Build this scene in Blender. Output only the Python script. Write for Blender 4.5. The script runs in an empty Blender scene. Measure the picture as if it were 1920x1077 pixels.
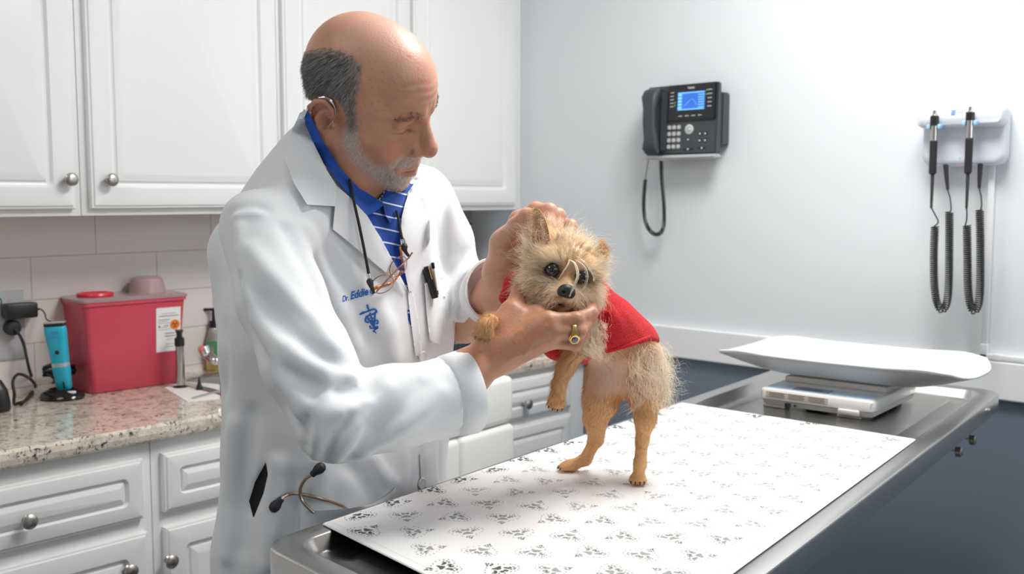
import bpy, bmesh, math, random
import numpy as np
from mathutils import Vector, Matrix, Quaternion
from mathutils.bvhtree import BVHTree

# ---------------------------------------------------------------- camera, world, lights, exposure
scene = bpy.context.scene
COL = scene.collection
FPX = 1875.0
PX0, PY0 = 960.0, 538.5
CAM = np.array([0.0, 0.0, 1.414])
YAW = math.radians(43.55)
PITCH = math.atan(170.5 / FPX)
Dh = np.array([math.cos(YAW), math.sin(YAW), 0.0])
RV = np.array([math.sin(YAW), -math.cos(YAW), 0.0])
ZV = np.array([0.0, 0.0, 1.0])
FV = Dh * math.cos(PITCH) - ZV * math.sin(PITCH)
UV = Dh * math.sin(PITCH) + ZV * math.cos(PITCH)

cam = bpy.data.cameras.new('camera')
cam_o = bpy.data.objects.new('camera', cam)
COL.objects.link(cam_o)
cam_o.matrix_world = Matrix(((RV[0], UV[0], -FV[0], CAM[0]), (RV[1], UV[1], -FV[1], CAM[1]),
                             (RV[2], UV[2], -FV[2], CAM[2]), (0, 0, 0, 1)))
cam.sensor_width = 36.0
cam.lens = FPX / 1920 * 36.0
cam.clip_start = 0.02
cam.dof.use_dof = True
cam.dof.focus_distance = 1.40
cam.dof.aperture_fstop = 6.3
scene.camera = cam_o

world = bpy.data.worlds.new('world')
scene.world = world
world.use_nodes = True
world.node_tree.nodes['Background'].inputs[0].default_value = (0.80, 0.90, 1.0, 1)
world.node_tree.nodes['Background'].inputs[1].default_value = 0.32

def area(name, loc, target, size, size_y, power, color=(1, 1, 1)):
    l = bpy.data.lights.new(name, 'AREA')
    l.shape = 'RECTANGLE'; l.size = size; l.size_y = size_y; l.energy = power; l.color = color
    o = bpy.data.objects.new(name, l); COL.objects.link(o)
    o.location = loc
    d = Vector(target) - Vector(loc)
    o.rotation_euler = d.to_track_quat('-Z', 'Y').to_euler()
    return o

area('ceiling_panel_light', (1.70, 0.75, 2.62), (1.52, 0.85, 0.9), 0.9, 0.5, 26.5, (1.0, 0.985, 0.96))
area('ceiling_panel_light', (-0.6, 1.3, 2.62), (-0.6, 1.3, 0), 1.2, 0.6, 8, (1.0, 0.98, 0.95))
area('front_fill_light', (1.5, -2.4, 2.05), (1.5, 1.2, 1.3), 2.0, 1.1, 15, (0.90, 0.955, 1.0))  # added soft fill from behind the camera, no window built there

scene.view_settings.view_transform = 'Standard'
scene.view_settings.look = 'None'
scene.view_settings.gamma = 1.0
scene.view_settings.use_curve_mapping = False
scene.view_settings.exposure = 0.54
scene.cycles.use_denoising = True
scene.cycles.max_bounces = 12
scene.cycles.diffuse_bounces = 8
scene.cycles.glossy_bounces = 3
scene.cycles.transmission_bounces = 12
scene.cycles.caustics_reflective = False
scene.cycles.caustics_refractive = False

# ---------------------------------------------------------------- measuring helpers (pixel -> place in the room)
def ray(px, py):
    return FV + RV * ((px - PX0) / FPX) + UV * ((PY0 - py) / FPX)
def P(px, py, d):
    return CAM + ray(px, py) * d
def onX(px, py, X):
    r = ray(px, py); return CAM + r * ((X - CAM[0]) / r[0])
def onY(px, py, Y):
    r = ray(px, py); return CAM + r * ((Y - CAM[1]) / r[1])
def onZ(px, py, Z):
    r = ray(px, py); return CAM + r * ((Z - CAM[2]) / r[2])
def pix(p):
    q = np.atleast_2d(p) - CAM
    d = q @ FV
    return np.stack([PX0 + FPX * (q @ RV) / d, PY0 - FPX * (q @ UV) / d, d], 1)
def nrm(v):
    v = np.asarray(v, float); return v / (np.linalg.norm(v, axis=-1, keepdims=True) + 1e-12)

# ---------------------------------------------------------------- materials
def mat(name, color=(0.8, 0.8, 0.8), rough=0.5, metal=0.0, spec=0.5, noise=None, bump=None, sss=0.0,
        sss_col=(1, 0.4, 0.25), trans=0.0, alpha=1.0, coat=0.0, attr=False, sheen=0.0, emit=None, aniso=0.0):
    m = bpy.data.materials.new(name); m.use_nodes = True
    nt = m.node_tree; b = nt.nodes['Principled BSDF']
    b.inputs['Base Color'].default_value = (*color, 1)
    b.inputs['Roughness'].default_value = rough
    b.inputs['Metallic'].default_value = metal
    b.inputs['Specular IOR Level'].default_value = spec
    b.inputs['Transmission Weight'].default_value = trans
    b.inputs['Alpha'].default_value = alpha
    b.inputs['Coat Weight'].default_value = coat
    b.inputs['Sheen Weight'].default_value = sheen
    if sss:
        b.inputs['Subsurface Weight'].default_value = sss
        b.inputs['Subsurface Radius'].default_value = sss_col
        b.inputs['Subsurface Scale'].default_value = 0.006
    if emit:
        b.inputs['Emission Color'].default_value = (*emit[0], 1)
        b.inputs['Emission Strength'].default_value = emit[1]
    src = None
    if attr:
        a = nt.nodes.new('ShaderNodeAttribute'); a.attribute_name = 'Col'
        src = a.outputs['Color']
        nt.links.new(src, b.inputs['Base Color'])
    if noise:   # (scale, detail, colour_b, lo, hi)
        tc = nt.nodes.new('ShaderNodeTexCoord')
        n = nt.nodes.new('ShaderNodeTexNoise'); n.inputs['Scale'].default_value = noise[0]; n.inputs['Detail'].default_value = noise[1]
        nt.links.new(tc.outputs['Object'], n.inputs['Vector'])
        mr = nt.nodes.new('ShaderNodeMapRange'); mr.inputs[1].default_value = noise[3]; mr.inputs[2].default_value = noise[4]
        nt.links.new(n.outputs['Fac'], mr.inputs[0])
        mx = nt.nodes.new('ShaderNodeMix'); mx.data_type = 'RGBA'
        nt.links.new(mr.outputs[0], mx.inputs['Factor'])
        if src: nt.links.new(src, mx.inputs['A'])
        else: mx.inputs['A'].default_value = (*color, 1)
        mx.inputs['B'].default_value = (*noise[2], 1)
        nt.links.new(mx.outputs['Result'], b.inputs['Base Color'])
    if bump:    # (scale, strength, distance)
        tc = nt.nodes.new('ShaderNodeTexCoord')
        n = nt.nodes.new('ShaderNodeTexNoise'); n.inputs['Scale'].default_value = bump[0]; n.inputs['Detail'].default_value = 4
        nt.links.new(tc.outputs['Object'], n.inputs['Vector'])
        bp = nt.nodes.new('ShaderNodeBump'); bp.inputs['Strength'].default_value = bump[1]; bp.inputs['Distance'].default_value = bump[2]
        nt.links.new(n.outputs['Fac'], bp.inputs['Height']); nt.links.new(bp.outputs[0], b.inputs['Normal'])
    return m

def hairmat(name, rough=.55, transl=.35):
    m = mat(name, (.5, .5, .5), rough, attr=True, spec=.18); nt = m.node_tree; b = nt.nodes['Principled BSDF']
    out = [n for n in nt.nodes if n.type == 'OUTPUT_MATERIAL'][0]; a = [n for n in nt.nodes if n.type == 'ATTRIBUTE'][0]
    t = nt.nodes.new('ShaderNodeBsdfTranslucent'); mx = nt.nodes.new('ShaderNodeMixShader'); mx.inputs[0].default_value = transl
    nt.links.new(a.outputs['Color'], t.inputs[0]); nt.links.new(b.outputs[0], mx.inputs[1]); nt.links.new(t.outputs[0], mx.inputs[2]); nt.links.new(mx.outputs[0], out.inputs['Surface'])
    return m

# ---------------------------------------------------------------- object helpers
def tag(o, label=None, cat=None, group=None, kind=None):
    if label: o['label'] = label
    if cat: o['category'] = cat
    if group: o['group'] = group
    if kind: o['kind'] = kind
    return o
def thing(name, loc, label, cat, group=None):
    o = bpy.data.objects.new(name, None); COL.objects.link(o)
    o.location = Vector([float(c) for c in loc]); o.empty_display_size = 0.05
    return tag(o, label, cat, group)
def link(o, parent=None):
    COL.objects.link(o)
    if parent is not None:
        o.parent = parent
        w = Matrix.Translation(parent.location) if parent.parent is None else Matrix.Translation(parent.parent.location) @ Matrix.Translation(parent.location)
        if parent.type == 'EMPTY':
            o.location = o.location - parent.location
    return o
def mobj(name, V, F, mats, parent=None, smooth=True, midx=None, colors=None, auto=None):
    """one mesh object; V in world metres, F list/array"""
    me = bpy.data.meshes.new(name)
    V = np.asarray(V, float)
    off = np.zeros(3)
    if parent is not None and parent.type == 'EMPTY':
        off = np.array(parent.location)
    elif parent is None:
        lo, hi = V.min(0), V.max(0); off = np.array([(lo[0] + hi[0]) / 2, (lo[1] + hi[1]) / 2, lo[2]])
    elif parent is not None:
        off = np.array(parent.get('_org', (0, 0, 0)))
    W = V - off
    if isinstance(F, np.ndarray):
        n = F.shape[1]
        me.vertices.add(len(W)); me.vertices.foreach_set('co', W.astype(np.float32).ravel())
        me.loops.add(F.size); me.loops.foreach_set('vertex_index', F.astype(np.int32).ravel())
        me.polygons.add(len(F)); me.polygons.foreach_set('loop_start', np.arange(0, F.size, n, dtype=np.int32))
        me.update(calc_edges=True)
    else:
        me.from_pydata(W.tolist(), [], [list(map(int, f)) for f in F])
    me.validate()
    for m in (mats if isinstance(mats, (list, tuple)) else [mats]): me.materials.append(m)
    if midx is not None: me.polygons.foreach_set('material_index', np.asarray(midx, dtype=np.int32))
    me.polygons.foreach_set('use_smooth', np.full(len(me.polygons), bool(smooth)))
    if colors is not None:
        ca = me.color_attributes.new('Col', 'FLOAT_COLOR', 'POINT')
        c4 = np.ones((len(V), 4), np.float32); c4[:, :3] = colors
        ca.data.foreach_set('color', c4.ravel())
    if auto is not None and smooth:
        me.set_sharp_from_angle(angle=math.radians(auto))
    me.update()
    o = bpy.data.objects.new(name, me); COL.objects.link(o)
    if parent is None:
        o.location = Vector(off)
    else:
        o.parent = parent
    o['_org'] = [float(c) for c in off]
    return o

class MB:
    """collects shapes, then builds them as one mesh"""
    def __init__(s): s.V = []; s.F = []; s.M = []; s.n = 0
    def add(s, V, F, m=0):
        V = np.asarray(V, float); s.V.append(V)
        s.F += [tuple(int(i) + s.n for i in f) for f in F]; s.M += [m] * len(F); s.n += len(V); return s
    def bm(s, bm_, m=0):
        bm_.verts.index_update()
        s.add([v.co[:] for v in bm_.verts], [[v.index for v in f.verts] for f in bm_.faces], m); bm_.free(); return s
    def box(s, c, size, bev=0.0, axes=None, m=0, seg=2):
        b = bmesh.new(); bmesh.ops.create_cube(b, size=1.0)
        for v in b.verts: v.co = Vector((v.co.x * size[0], v.co.y * size[1], v.co.z * size[2]))
        if bev > 0: bmesh.ops.bevel(b, geom=b.edges[:], offset=min(bev, min(size) * 0.49), segments=seg, affect='EDGES', profile=0.5)
        A = np.eye(3) if axes is None else np.array(axes)
        for v in b.verts: v.co = Vector(np.array(c) + np.array(v.co) @ A)
        return s.bm(b, m)
    def box2(s, a, b_, bev=0.0, m=0):
        a = np.array(a, float); b_ = np.array(b_, float)
        return s.box((a + b_) / 2, np.abs(b_ - a), bev, m=m)
    def tube(s, pts, r, n=10, m=0, cap=True, closed=False):
        pts = np.asarray(pts, float); N = len(pts)
        r = np.full(N, r, float) if np.isscalar(r) else np.asarray(r, float)
        if closed: t = np.roll(pts, -1, 0) - np.roll(pts, 1, 0)
        else: t = np.gradient(pts, axis=0)
        t = nrm(t)
        u = np.cross(t[0], [0, 0, 1.0]);
        if np.linalg.norm(u) < 1e-3: u = np.cross(t[0], [1.0, 0, 0])
        u = nrm(u); V = []
        a = np.linspace(0, 2 * math.pi, n, endpoint=False)
        for i in range(N):
            u = nrm(u - t[i] * (u @ t[i])); w = np.cross(t[i], u)
            V.append(pts[i] + r[i] * (np.cos(a)[:, None] * u + np.sin(a)[:, None] * w))
        V = np.concatenate(V); F = []
        for i in range(N if closed else N - 1):
            j = (i + 1) % N
            for k in range(n): F.append((i * n + k, i * n + (k + 1) % n, j * n + (k + 1) % n, j * n + k))
        if cap and not closed: F.append(tuple(range(n))[::-1]); F.append(tuple(range((N - 1) * n, N * n)))
        return s.add(V, F, m)
    def lathe(s, c, prof, axis=(0, 0, 1), n=28, m=0, sx=1.0, sy=1.0, xdir=None):
        """prof: list of (r, h) along axis"""
        ax = nrm(np.array(axis, float))
        u = np.cross(ax, [0, 0, 1.0]) if xdir is None else np.array(xdir, float)
        if np.linalg.norm(u) < 1e-3: u = np.array([1.0, 0, 0])
        u = nrm(u - ax * (u @ ax)); w = np.cross(ax, u); a = np.linspace(0, 2 * math.pi, n, endpoint=False)
        V = np.concatenate([np.array(c) + ax * h + max(r, 1e-5) * (np.cos(a)[:, None] * u * sx + np.sin(a)[:, None] * w * sy) for r, h in prof])
        N = len(prof); F = []
        for i in range(N - 1):
            for k in range(n): F.append((i * n + k, i * n + (k + 1) % n, (i + 1) * n + (k + 1) % n, (i + 1) * n + k))
        F.append(tuple(range(n))[::-1]); F.append(tuple(range((N - 1) * n, N * n)))
        return s.add(V, F, m)
    def loft(s, rings, m=0, cap0=True, cap1=True):
        n = len(rings[0]); V = np.concatenate([np.asarray(r, float) for r in rings]); F = []
        for i in range(len(rings) - 1):
            for k in range(n): F.append((i * n + k, i * n + (k + 1) % n, (i + 1) * n + (k + 1) % n, (i + 1) * n + k))
        if cap0: F.append(tuple(range(n))[::-1])
        if cap1: F.append(tuple(range((len(rings) - 1) * n, len(rings) * n)))
        return s.add(V, F, m)
    def build(s, name, mats, parent=None, smooth=True, auto=35):
        o = mobj(name, np.concatenate(s.V), s.F, mats, parent, smooth, s.M, auto=auto)
        b = bmesh.new(); b.from_mesh(o.data); bmesh.ops.recalc_face_normals(b, faces=b.faces[:]); b.to_mesh(o.data); b.free()
        return o

def catmull(pts, n=8):
    pts = np.asarray(pts, float); Q = np.vstack([2 * pts[0] - pts[1], pts, 2 * pts[-1] - pts[-2]]); out = []
    for i in range(1, len(Q) - 2):
        for t in np.linspace(0, 1, n, endpoint=False):
            a, b, c, d = Q[i - 1], Q[i], Q[i + 1], Q[i + 2]
            out.append(0.5 * ((2 * b) + (c - a) * t + (2 * a - 5 * b + 4 * c - d) * t * t + (3 * b - a - 3 * c + d) * t ** 3))
    out.append(pts[-1]); return np.array(out)

def text_arrays(txt, size=1.0, shear=0.0, bold=0.0, align='LEFT'):
    cu = bpy.data.curves.new('lettering', 'FONT'); cu.body = txt; cu.size = size; cu.shear = shear; cu.offset = bold; cu.align_x = align
    o = bpy.data.objects.new('lettering', cu); COL.objects.link(o)
    dg = bpy.context.evaluated_depsgraph_get(); me = o.evaluated_get(dg).to_mesh()
    V = np.array([v.co[:] for v in me.vertices]) if len(me.vertices) else np.zeros((0, 3))
    F = [tuple(p.vertices) for p in me.polygons]
    bpy.data.objects.remove(o); bpy.data.curves.remove(cu)
    return V, F
def add_text(mb, txt, org, u, v, size, m=0, lift=0.0, shear=0.0, bold=0.0, align='LEFT'):
    V, F = text_arrays(txt, 1.0, shear, bold * 2, align); V = V * size
    if len(V) == 0: return
    u = nrm(u); v = nrm(v); w = np.cross(u, v)
    mb.add(np.array(org) + V[:, :1] * u + V[:, 1:2] * v + w * lift, F, m)

# ---------------------------------------------------------------- signed-distance sculpting
def smin(a, b, k):
    h = np.clip(0.5 + 0.5 * (b - a) / k, 0, 1); return b * (1 - h) + a * h - k * h * (1 - h)
def smax(a, b, k): return -smin(-a, -b, k)
def sph(p, c, r): return np.linalg.norm(p - np.asarray(c, np.float32), axis=1) - r
def ell(p, c, r, ax=None):
    q = p - np.asarray(c, np.float32)
    if ax is not None: q = q @ np.asarray(ax, np.float32).T
    r = np.asarray(r, np.float32)
    k0 = np.linalg.norm(q / r, axis=1); k1 = np.linalg.norm(q / (r * r), axis=1) + 1e-9
    return k0 * (k0 - 1.0) / k1
def cap(p, a, b, ra, rb=None):
    rb = ra if rb is None else rb
    a = np.asarray(a, np.float32); b = np.asarray(b, np.float32); ba = b - a
    pa = p - a; h = np.clip(pa @ ba / (ba @ ba + 1e-12), 0, 1)
    return np.linalg.norm(pa - h[:, None] * ba, axis=1) - (ra + (rb - ra) * h)
def chain(p, pts, rad, k=0.0):
    d = None
    for i in range(len(pts) - 1):
        e = cap(p, pts[i], pts[i + 1], rad[i], rad[i + 1])
        d = e if d is None else (smin(d, e, k) if k else np.minimum(d, e))
    return d
def polydist(p, pts):
    d = None
    for i in range(len(pts) - 1):
        e = cap(p, pts[i], pts[i + 1], 0.0); d = e if d is None else np.minimum(d, e)
    return d

def mesh_sdf(fn, lo, hi, h, relax=2):
    """naive surface nets over the zero level of fn, evaluated only near the surface"""
    lo = np.asarray(lo, float); hi = np.asarray(hi, float)
    S = 4; n = (np.ceil((hi - lo) / h / S).astype(int)) * S + 1
    cn = (n - 1) // S + 1
    g = np.stack(np.meshgrid(*[lo[i] + np.arange(cn[i]) * h * S for i in range(3)], indexing='ij'), -1).reshape(-1, 3).astype(np.float32)
    cv = fn(g).reshape(cn)
    near = np.abs(cv) < h * S * 2.0
    blk = np.zeros(cn - 1, bool)
    for a in (0, 1):
        for b in (0, 1):
            for c in (0, 1): blk |= near[a:cn[0] - 1 + a, b:cn[1] - 1 + b, c:cn[2] - 1 + c]
    val = np.repeat(np.repeat(np.repeat(cv[:-1, :-1, :-1], S, 0), S, 1), S, 2)
    val = np.pad(val, ((0, 1),) * 3, mode='edge').astype(np.float32)
    msk = np.repeat(np.repeat(np.repeat(blk, S, 0), S, 1), S, 2); msk = np.pad(msk, ((0, 1),) * 3, mode='constant')
    m2 = msk.copy(); m2[1:] |= msk[:-1]; m2[:, 1:] |= msk[:, :-1]; m2[:, :, 1:] |= msk[:, :, :-1]
    m2[1:, 1:] |= msk[:-1, :-1]; m2[1:, :, 1:] |= msk[:-1, :, :-1]; m2[:, 1:, 1:] |= msk[:, :-1, :-1]; m2[1:, 1:, 1:] |= msk[:-1, :-1, :-1]
    idx = np.argwhere(m2)
    for s in range(0, len(idx), 400000):
        k = idx[s:s + 400000]; val[k[:, 0], k[:, 1], k[:, 2]] = fn((lo + k * h).astype(np.float32))
    val[0] = val[-1] = 1; val[:, 0] = val[:, -1] = 1; val[:, :, 0] = val[:, :, -1] = 1
    ins = val < 0
    c8 = [ins[a:n[0] - 1 + a, b:n[1] - 1 + b, c:n[2] - 1 + c] for a in (0, 1) for b in (0, 1) for c in (0, 1)]
    anyi = np.logical_or.reduce(c8); alli = np.logical_and.reduce(c8)
    cells = np.argwhere(anyi & ~alli)
    vid = np.full(n - 1, -1, np.int32); vid[cells[:, 0], cells[:, 1], cells[:, 2]] = np.arange(len(cells))
    acc = np.zeros((len(cells), 3)); cnt = np.zeros(len(cells))
    for ax in range(3):
        o1, o2 = [i for i in range(3) if i != ax]
        for u in (0, 1):
            for v in (0, 1):
                A = cells.copy(); A[:, o1] += u; A[:, o2] += v; B = A.copy(); B[:, ax] += 1
                va = val[A[:, 0], A[:, 1], A[:, 2]]; vb = val[B[:, 0], B[:, 1], B[:, 2]]
                cr = (va < 0) != (vb < 0); t = np.where(cr, va / np.where(cr, va - vb, 1), 0)
                q = A.astype(float); q[:, ax] += t; acc += np.where(cr[:, None], q, 0); cnt += cr
    V = lo + acc / cnt[:, None] * h
    Q = []
    for ax in range(3):
        o1, o2 = [(1, 2), (2, 0), (0, 1)][ax]
        sl = [slice(None)] * 3; sl2 = [slice(None)] * 3; sl[ax] = slice(0, n[ax] - 1); sl2[ax] = slice(1, None)
        e = ins[tuple(sl)] != ins[tuple(sl2)]
        E = np.argwhere(e); E = E[(E[:, o1] > 0) & (E[:, o2] > 0) & (E[:, o1] < n[o1] - 1) & (E[:, o2] < n[o2] - 1)]
        fl = ins[E[:, 0], E[:, 1], E[:, 2]]
        def g_(a, b):
            K = E.copy(); K[:, o1] -= a; K[:, o2] -= b; return vid[K[:, 0], K[:, 1], K[:, 2]]
        q = np.stack([g_(1, 1), g_(0, 1), g_(0, 0), g_(1, 0)], 1)
        q[~fl] = q[~fl][:, ::-1]; Q.append(q)
    F = np.concatenate(Q); F = F[(F >= 0).all(1)]
    for _ in range(relax): V = relax_mesh(V, F, 0.5)
    return V, F
def relax_mesh(V, F, w=0.5):
    acc = np.zeros_like(V); cnt = np.zeros(len(V)); n = F.shape[1]
    for i in range(n):
        for j in ((i + 1) % n, (i - 1) % n):
            for c in range(3): acc[:, c] += np.bincount(F[:, i], V[F[:, j], c], len(V))
            cnt += np.bincount(F[:, i], minlength=len(V))
    return V * (1 - w) + w * acc / np.maximum(cnt, 1)[:, None]
def vnormals(V, F):
    a = V[F[:, 2]] - V[F[:, 0]]; b = V[F[:, -1]] - V[F[:, 1]]; N = np.cross(a, b)
    out = np.zeros_like(V)
    for i in range(F.shape[1]):
        for c in range(3): out[:, c] += np.bincount(F[:, i], N[:, c], len(V))
    return nrm(out)
def bvh(V, F): return BVHTree.FromPolygons([tuple(v) for v in V], [tuple(int(i) for i in f) for f in F])
def bjoin(*VF):
    V = []; F = []; n = 0
    for v, f in VF: V.append(v); F.append(f + n); n += len(v)
    return np.concatenate(V), np.concatenate(F)
def hit(tree, px, py):
    r = nrm(ray(px, py)); h = tree.ray_cast(Vector(CAM), Vector(r))
    return None if h[0] is None else (np.array(h[0]), np.array(h[1]))
def vnoise(p, s=1.0, seed=0, oct=2):
    """cheap smooth pseudo-noise from rotated sines, about -1..1"""
    rng = np.random.default_rng(seed); out = np.zeros(len(p)); amp = 1.0; tot = 0
    for o in range(oct):
        for k in range(4):
            d = rng.normal(size=3); d = d / np.linalg.norm(d) * s * (2 ** o); ph = rng.uniform(0, 6.28, 2); d2 = rng.normal(size=3); d2 = d2 / np.linalg.norm(d2) * s * (2 ** o) * 0.7
            out += amp * np.sin(p @ d + ph[0] + 1.3 * np.sin(p @ d2 + ph[1]))
        tot += amp * 2.2; amp *= 0.55
    return out / tot

def inpoly(pts, poly):
    x, y = pts[:, 0], pts[:, 1]; c = np.zeros(len(pts), bool); n = len(poly)
    for i in range(n):
        x1, y1 = poly[i]; x2, y2 = poly[(i + 1) % n]
        k = ((y1 > y) != (y2 > y)) & (x < (x2 - x1) * (y - y1) / ((y2 - y1) + 1e-12) + x1); c ^= k
    return c
def snapedge(pts, poly):
    best = np.full(len(pts), 1e9); out = pts.copy(); n = len(poly)
    for i in range(n):
        a = poly[i]; b = poly[(i + 1) % n]; ab = b - a; t = np.clip(((pts - a) @ ab) / (ab @ ab + 1e-9), 0, 1); q = a + t[:, None] * ab
        d = np.linalg.norm(pts - q, axis=1); k = d < best; best[k] = d[k]; out[k] = q[k]
    return out, best
def patch(name, poly, tree, off, thick, step, mt, parent, smooth_it=3, lift=None, colors=None, curve=True):
    """cloth piece cut to an outline, laid on the body surface, with its own thickness"""
    poly = np.asarray(poly, float)
    lo = poly.min(0) - step; hi = poly.max(0) + step
    nx, ny = (np.ceil((hi - lo) / step)).astype(int) + 1
    gx, gy = np.meshgrid(lo[0] + np.arange(nx) * step, lo[1] + np.arange(ny) * step, indexing='ij'); G = np.stack([gx.ravel(), gy.ravel()], 1)
    ins = inpoly(G, poly); sn, dist = snapedge(G, poly)
    use = ins | (dist < step * 1.45); G2 = np.where(((~ins) | (dist < step * 0.35))[:, None], sn, G)
    dep = np.full(len(G), np.nan)
    for i in np.nonzero(use)[0]:
        h = hit(tree, *G2[i])
        if h is not None: dep[i] = (h[0] - CAM) @ FV
    d0 = np.nanmedian(dep[use]); dep[use & np.isnan(dep)] = d0
    D = dep.reshape(nx, ny); U = use.reshape(nx, ny)
    for _ in range(smooth_it):
        s = np.zeros_like(D); c = np.zeros_like(D); Dz = np.where(U, D, 0)
        for a, b in ((1, 0), (-1, 0), (0, 1), (0, -1)):
            s += np.roll(Dz, (a, b), (0, 1)) * np.roll(U, (a, b), (0, 1)); c += np.roll(U, (a, b), (0, 1))
        D = np.where(U & (c > 0), np.minimum(D, 0.4 * D + 0.6 * s / np.maximum(c, 1)), D)
    D = D - off - (lift(G2[:, 0], G2[:, 1]).reshape(nx, ny) if lift else 0)
    W = CAM + (FV + RV * ((G2[:, :1] - PX0) / FPX) + UV * ((PY0 - G2[:, 1:]) / FPX)) * D.reshape(-1, 1)
    ids = -np.ones(nx * ny, int); Fq = []
    for i in range(nx - 1):
        for j in range(ny - 1):
            q = [i * ny + j, i * ny + j + 1, (i + 1) * ny + j + 1, (i + 1) * ny + j]
            if all(use[k] for k in q) and any(ins[k] for k in q) and inpoly(G2[q].mean(0)[None], poly)[0]: Fq.append(q)
    used = sorted({k for f in Fq for k in f})
    for a, k in enumerate(used): ids[k] = a
    F = [[ids[k] for k in f] for f in Fq]; V = W[used]
    n = len(V); back = V + nrm(V - CAM) * thick
    e = {}
    for f in F:
        for a, b in zip(f, f[1:] + f[:1]): e[(a, b)] = 1
    side = [(b, a, a + n, b + n) for (a, b) in e if (b, a) not in e]
    FF = F + [[k + n for k in f[::-1]] for f in F] + side
    o = mobj(name, np.vstack([V, back]), FF, mt, parent, True, auto=50)
    bm_ = bmesh.new(); bm_.from_mesh(o.data); bmesh.ops.recalc_face_normals(bm_, faces=bm_.faces[:]); bm_.to_mesh(o.data); bm_.free()
    return o

def sample(V, F, n, seed=0, w=None):
    """random points on a quad/tri mesh: positions, normals, face ids"""
    rng = np.random.default_rng(seed)
    A = V[F[:, 0]]; B = V[F[:, 1]]; C = V[F[:, 2]]; D = V[F[:, -1]]
    ar = 0.5 * np.linalg.norm(np.cross(C - A, D - B), axis=1)
    if w is not None: ar = ar * w
    k = rng.choice(len(F), n, p=ar / ar.sum()); u = rng.random((n, 1)); v = rng.random((n, 1))
    pt = (A[k] * (1 - u) + B[k] * u) * (1 - v) + (D[k] * (1 - u) + C[k] * u) * v
    N = vnormals(V, F); return pt, nrm(N[F[k]].mean(1)), k
def strands(name, R, D, L, rad, mt, parent, cols, segs=4, bend=None, curl=0.0, curlf=3.0, seed=0, taper=0.25, jit=0.0, sides=3, clump=0.0, nclump=0, zmin=None, SN=None):
    """hair: one thin tapering tube per strand, all in one mesh"""
    rng = np.random.default_rng(seed); n = len(R); L = np.broadcast_to(L, (n,)); rad = np.broadcast_to(rad, (n,))
    pos = [R]; d = nrm(D + jit * rng.normal(size=(n, 3))); c1 = nrm(np.cross(d, rng.normal(size=(n, 3)))); c2 = np.cross(d, c1); ph = rng.random(n) * 6.28; fr = curlf * (0.6 + 0.8 * rng.random(n))
    for s in range(segs):
        if bend is not None: d = nrm(d + bend(pos[-1], s / segs, d) / segs)
        t = (s + 1) / segs
        dd = d
        if curl: dd = nrm(d + curl * (np.cos(ph + fr * t)[:, None] * c1 + np.sin(ph + fr * t)[:, None] * c2))
        pos.append(pos[-1] + dd * (L / segs)[:, None])
    T = np.stack(pos, 1); V = []
    if nclump:
        cidx = rng.choice(n, nclump, replace=False); cc = R[cidx]; own = np.empty(n, int)
        for s in range(0, n, 2000): own[s:s + 2000] = ((R[s:s + 2000, None] - cc[None]) ** 2).sum(2).argmin(1)
        tw = (np.linspace(0, 1, segs + 1) ** 1.2)[None, :, None] * clump; ctr = T[cidx][own]
        T = T * (1 - tw) + ctr * tw; cols = cols * (1 + .22 * rng.normal(size=(nclump, 1))[own]).clip(.6, 1.25)
    tt = nrm(np.gradient(T, axis=1)); S0 = SN if SN is not None else nrm(rng.normal(size=(n, 3)))
    S0 = nrm(S0 + .55 * rng.normal(size=(n, 3))); r = rad[:, None] * (1 - (1 - taper) * (np.linspace(0, 1, segs + 1) ** 1.5))[None]
    w = nrm(np.cross(tt, S0[:, None, :])); w[1:] = w[1:]
    V = np.stack([T - w * r[..., None], T + w * r[..., None]], 2).reshape(-1, 3)     # n, segs+1, 2
    if zmin is not None: V[:, 2] = np.maximum(V[:, 2], zmin)
    base = (np.arange(n)[:, None] * (segs + 1) + np.arange(segs)[None]).reshape(-1) * 2
    F = np.stack([base, base + 1, base + 3, base + 2], 1); C = np.repeat(cols, (segs + 1) * 2, 0)
    return mobj(name, V, F, mt, parent, True, colors=C)
# ================================================================ THE ROOM
XC, YC, ZC = 2.52, 2.60, 2.65
TZ = 0.984          # height of the exam table rim
M = {}
M['wall'] = mat('painted_wall_white', (0.745, 0.775, 0.80), 0.55, bump=(60, 0.05, 0.002))
M['wall_blue'] = mat('painted_wall_blue_grey', (0.155, 0.20, 0.26), 0.55, bump=(70, 0.06, 0.002))
M['wall_taupe'] = mat('painted_wall_taupe', (0.42, 0.38, 0.36), 0.6)
M['ceiling'] = mat('ceiling_paint', (0.85, 0.85, 0.84), 0.8)
M['cab'] = mat('white_cabinet_thermofoil', (0.80, 0.80, 0.795), 0.28, bump=(140, 0.03, 0.001))
M['trimw'] = mat('white_gloss_trim', (0.82, 0.83, 0.84), 0.3)
M['nickel'] = mat('brushed_nickel', (0.50, 0.47, 0.43), 0.32, 1.0)
M['chrome'] = mat('chrome', (0.75, 0.75, 0.76), 0.12, 1.0)
M['black'] = mat('black_plastic', (0.012, 0.012, 0.013), 0.38)
M['blackg'] = mat('black_glossy_plastic', (0.008, 0.008, 0.010), 0.10)
M['blackr'] = mat('black_rubber', (0.018, 0.018, 0.02), 0.6)
M['white'] = mat('white_plastic', (0.82, 0.83, 0.85), 0.3)
M['floor'] = mat('grey_vinyl_floor', (0.16, 0.165, 0.175), 0.45, noise=(6, 3, (0.22, 0.22, 0.23), 0.4, 0.7))

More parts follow.
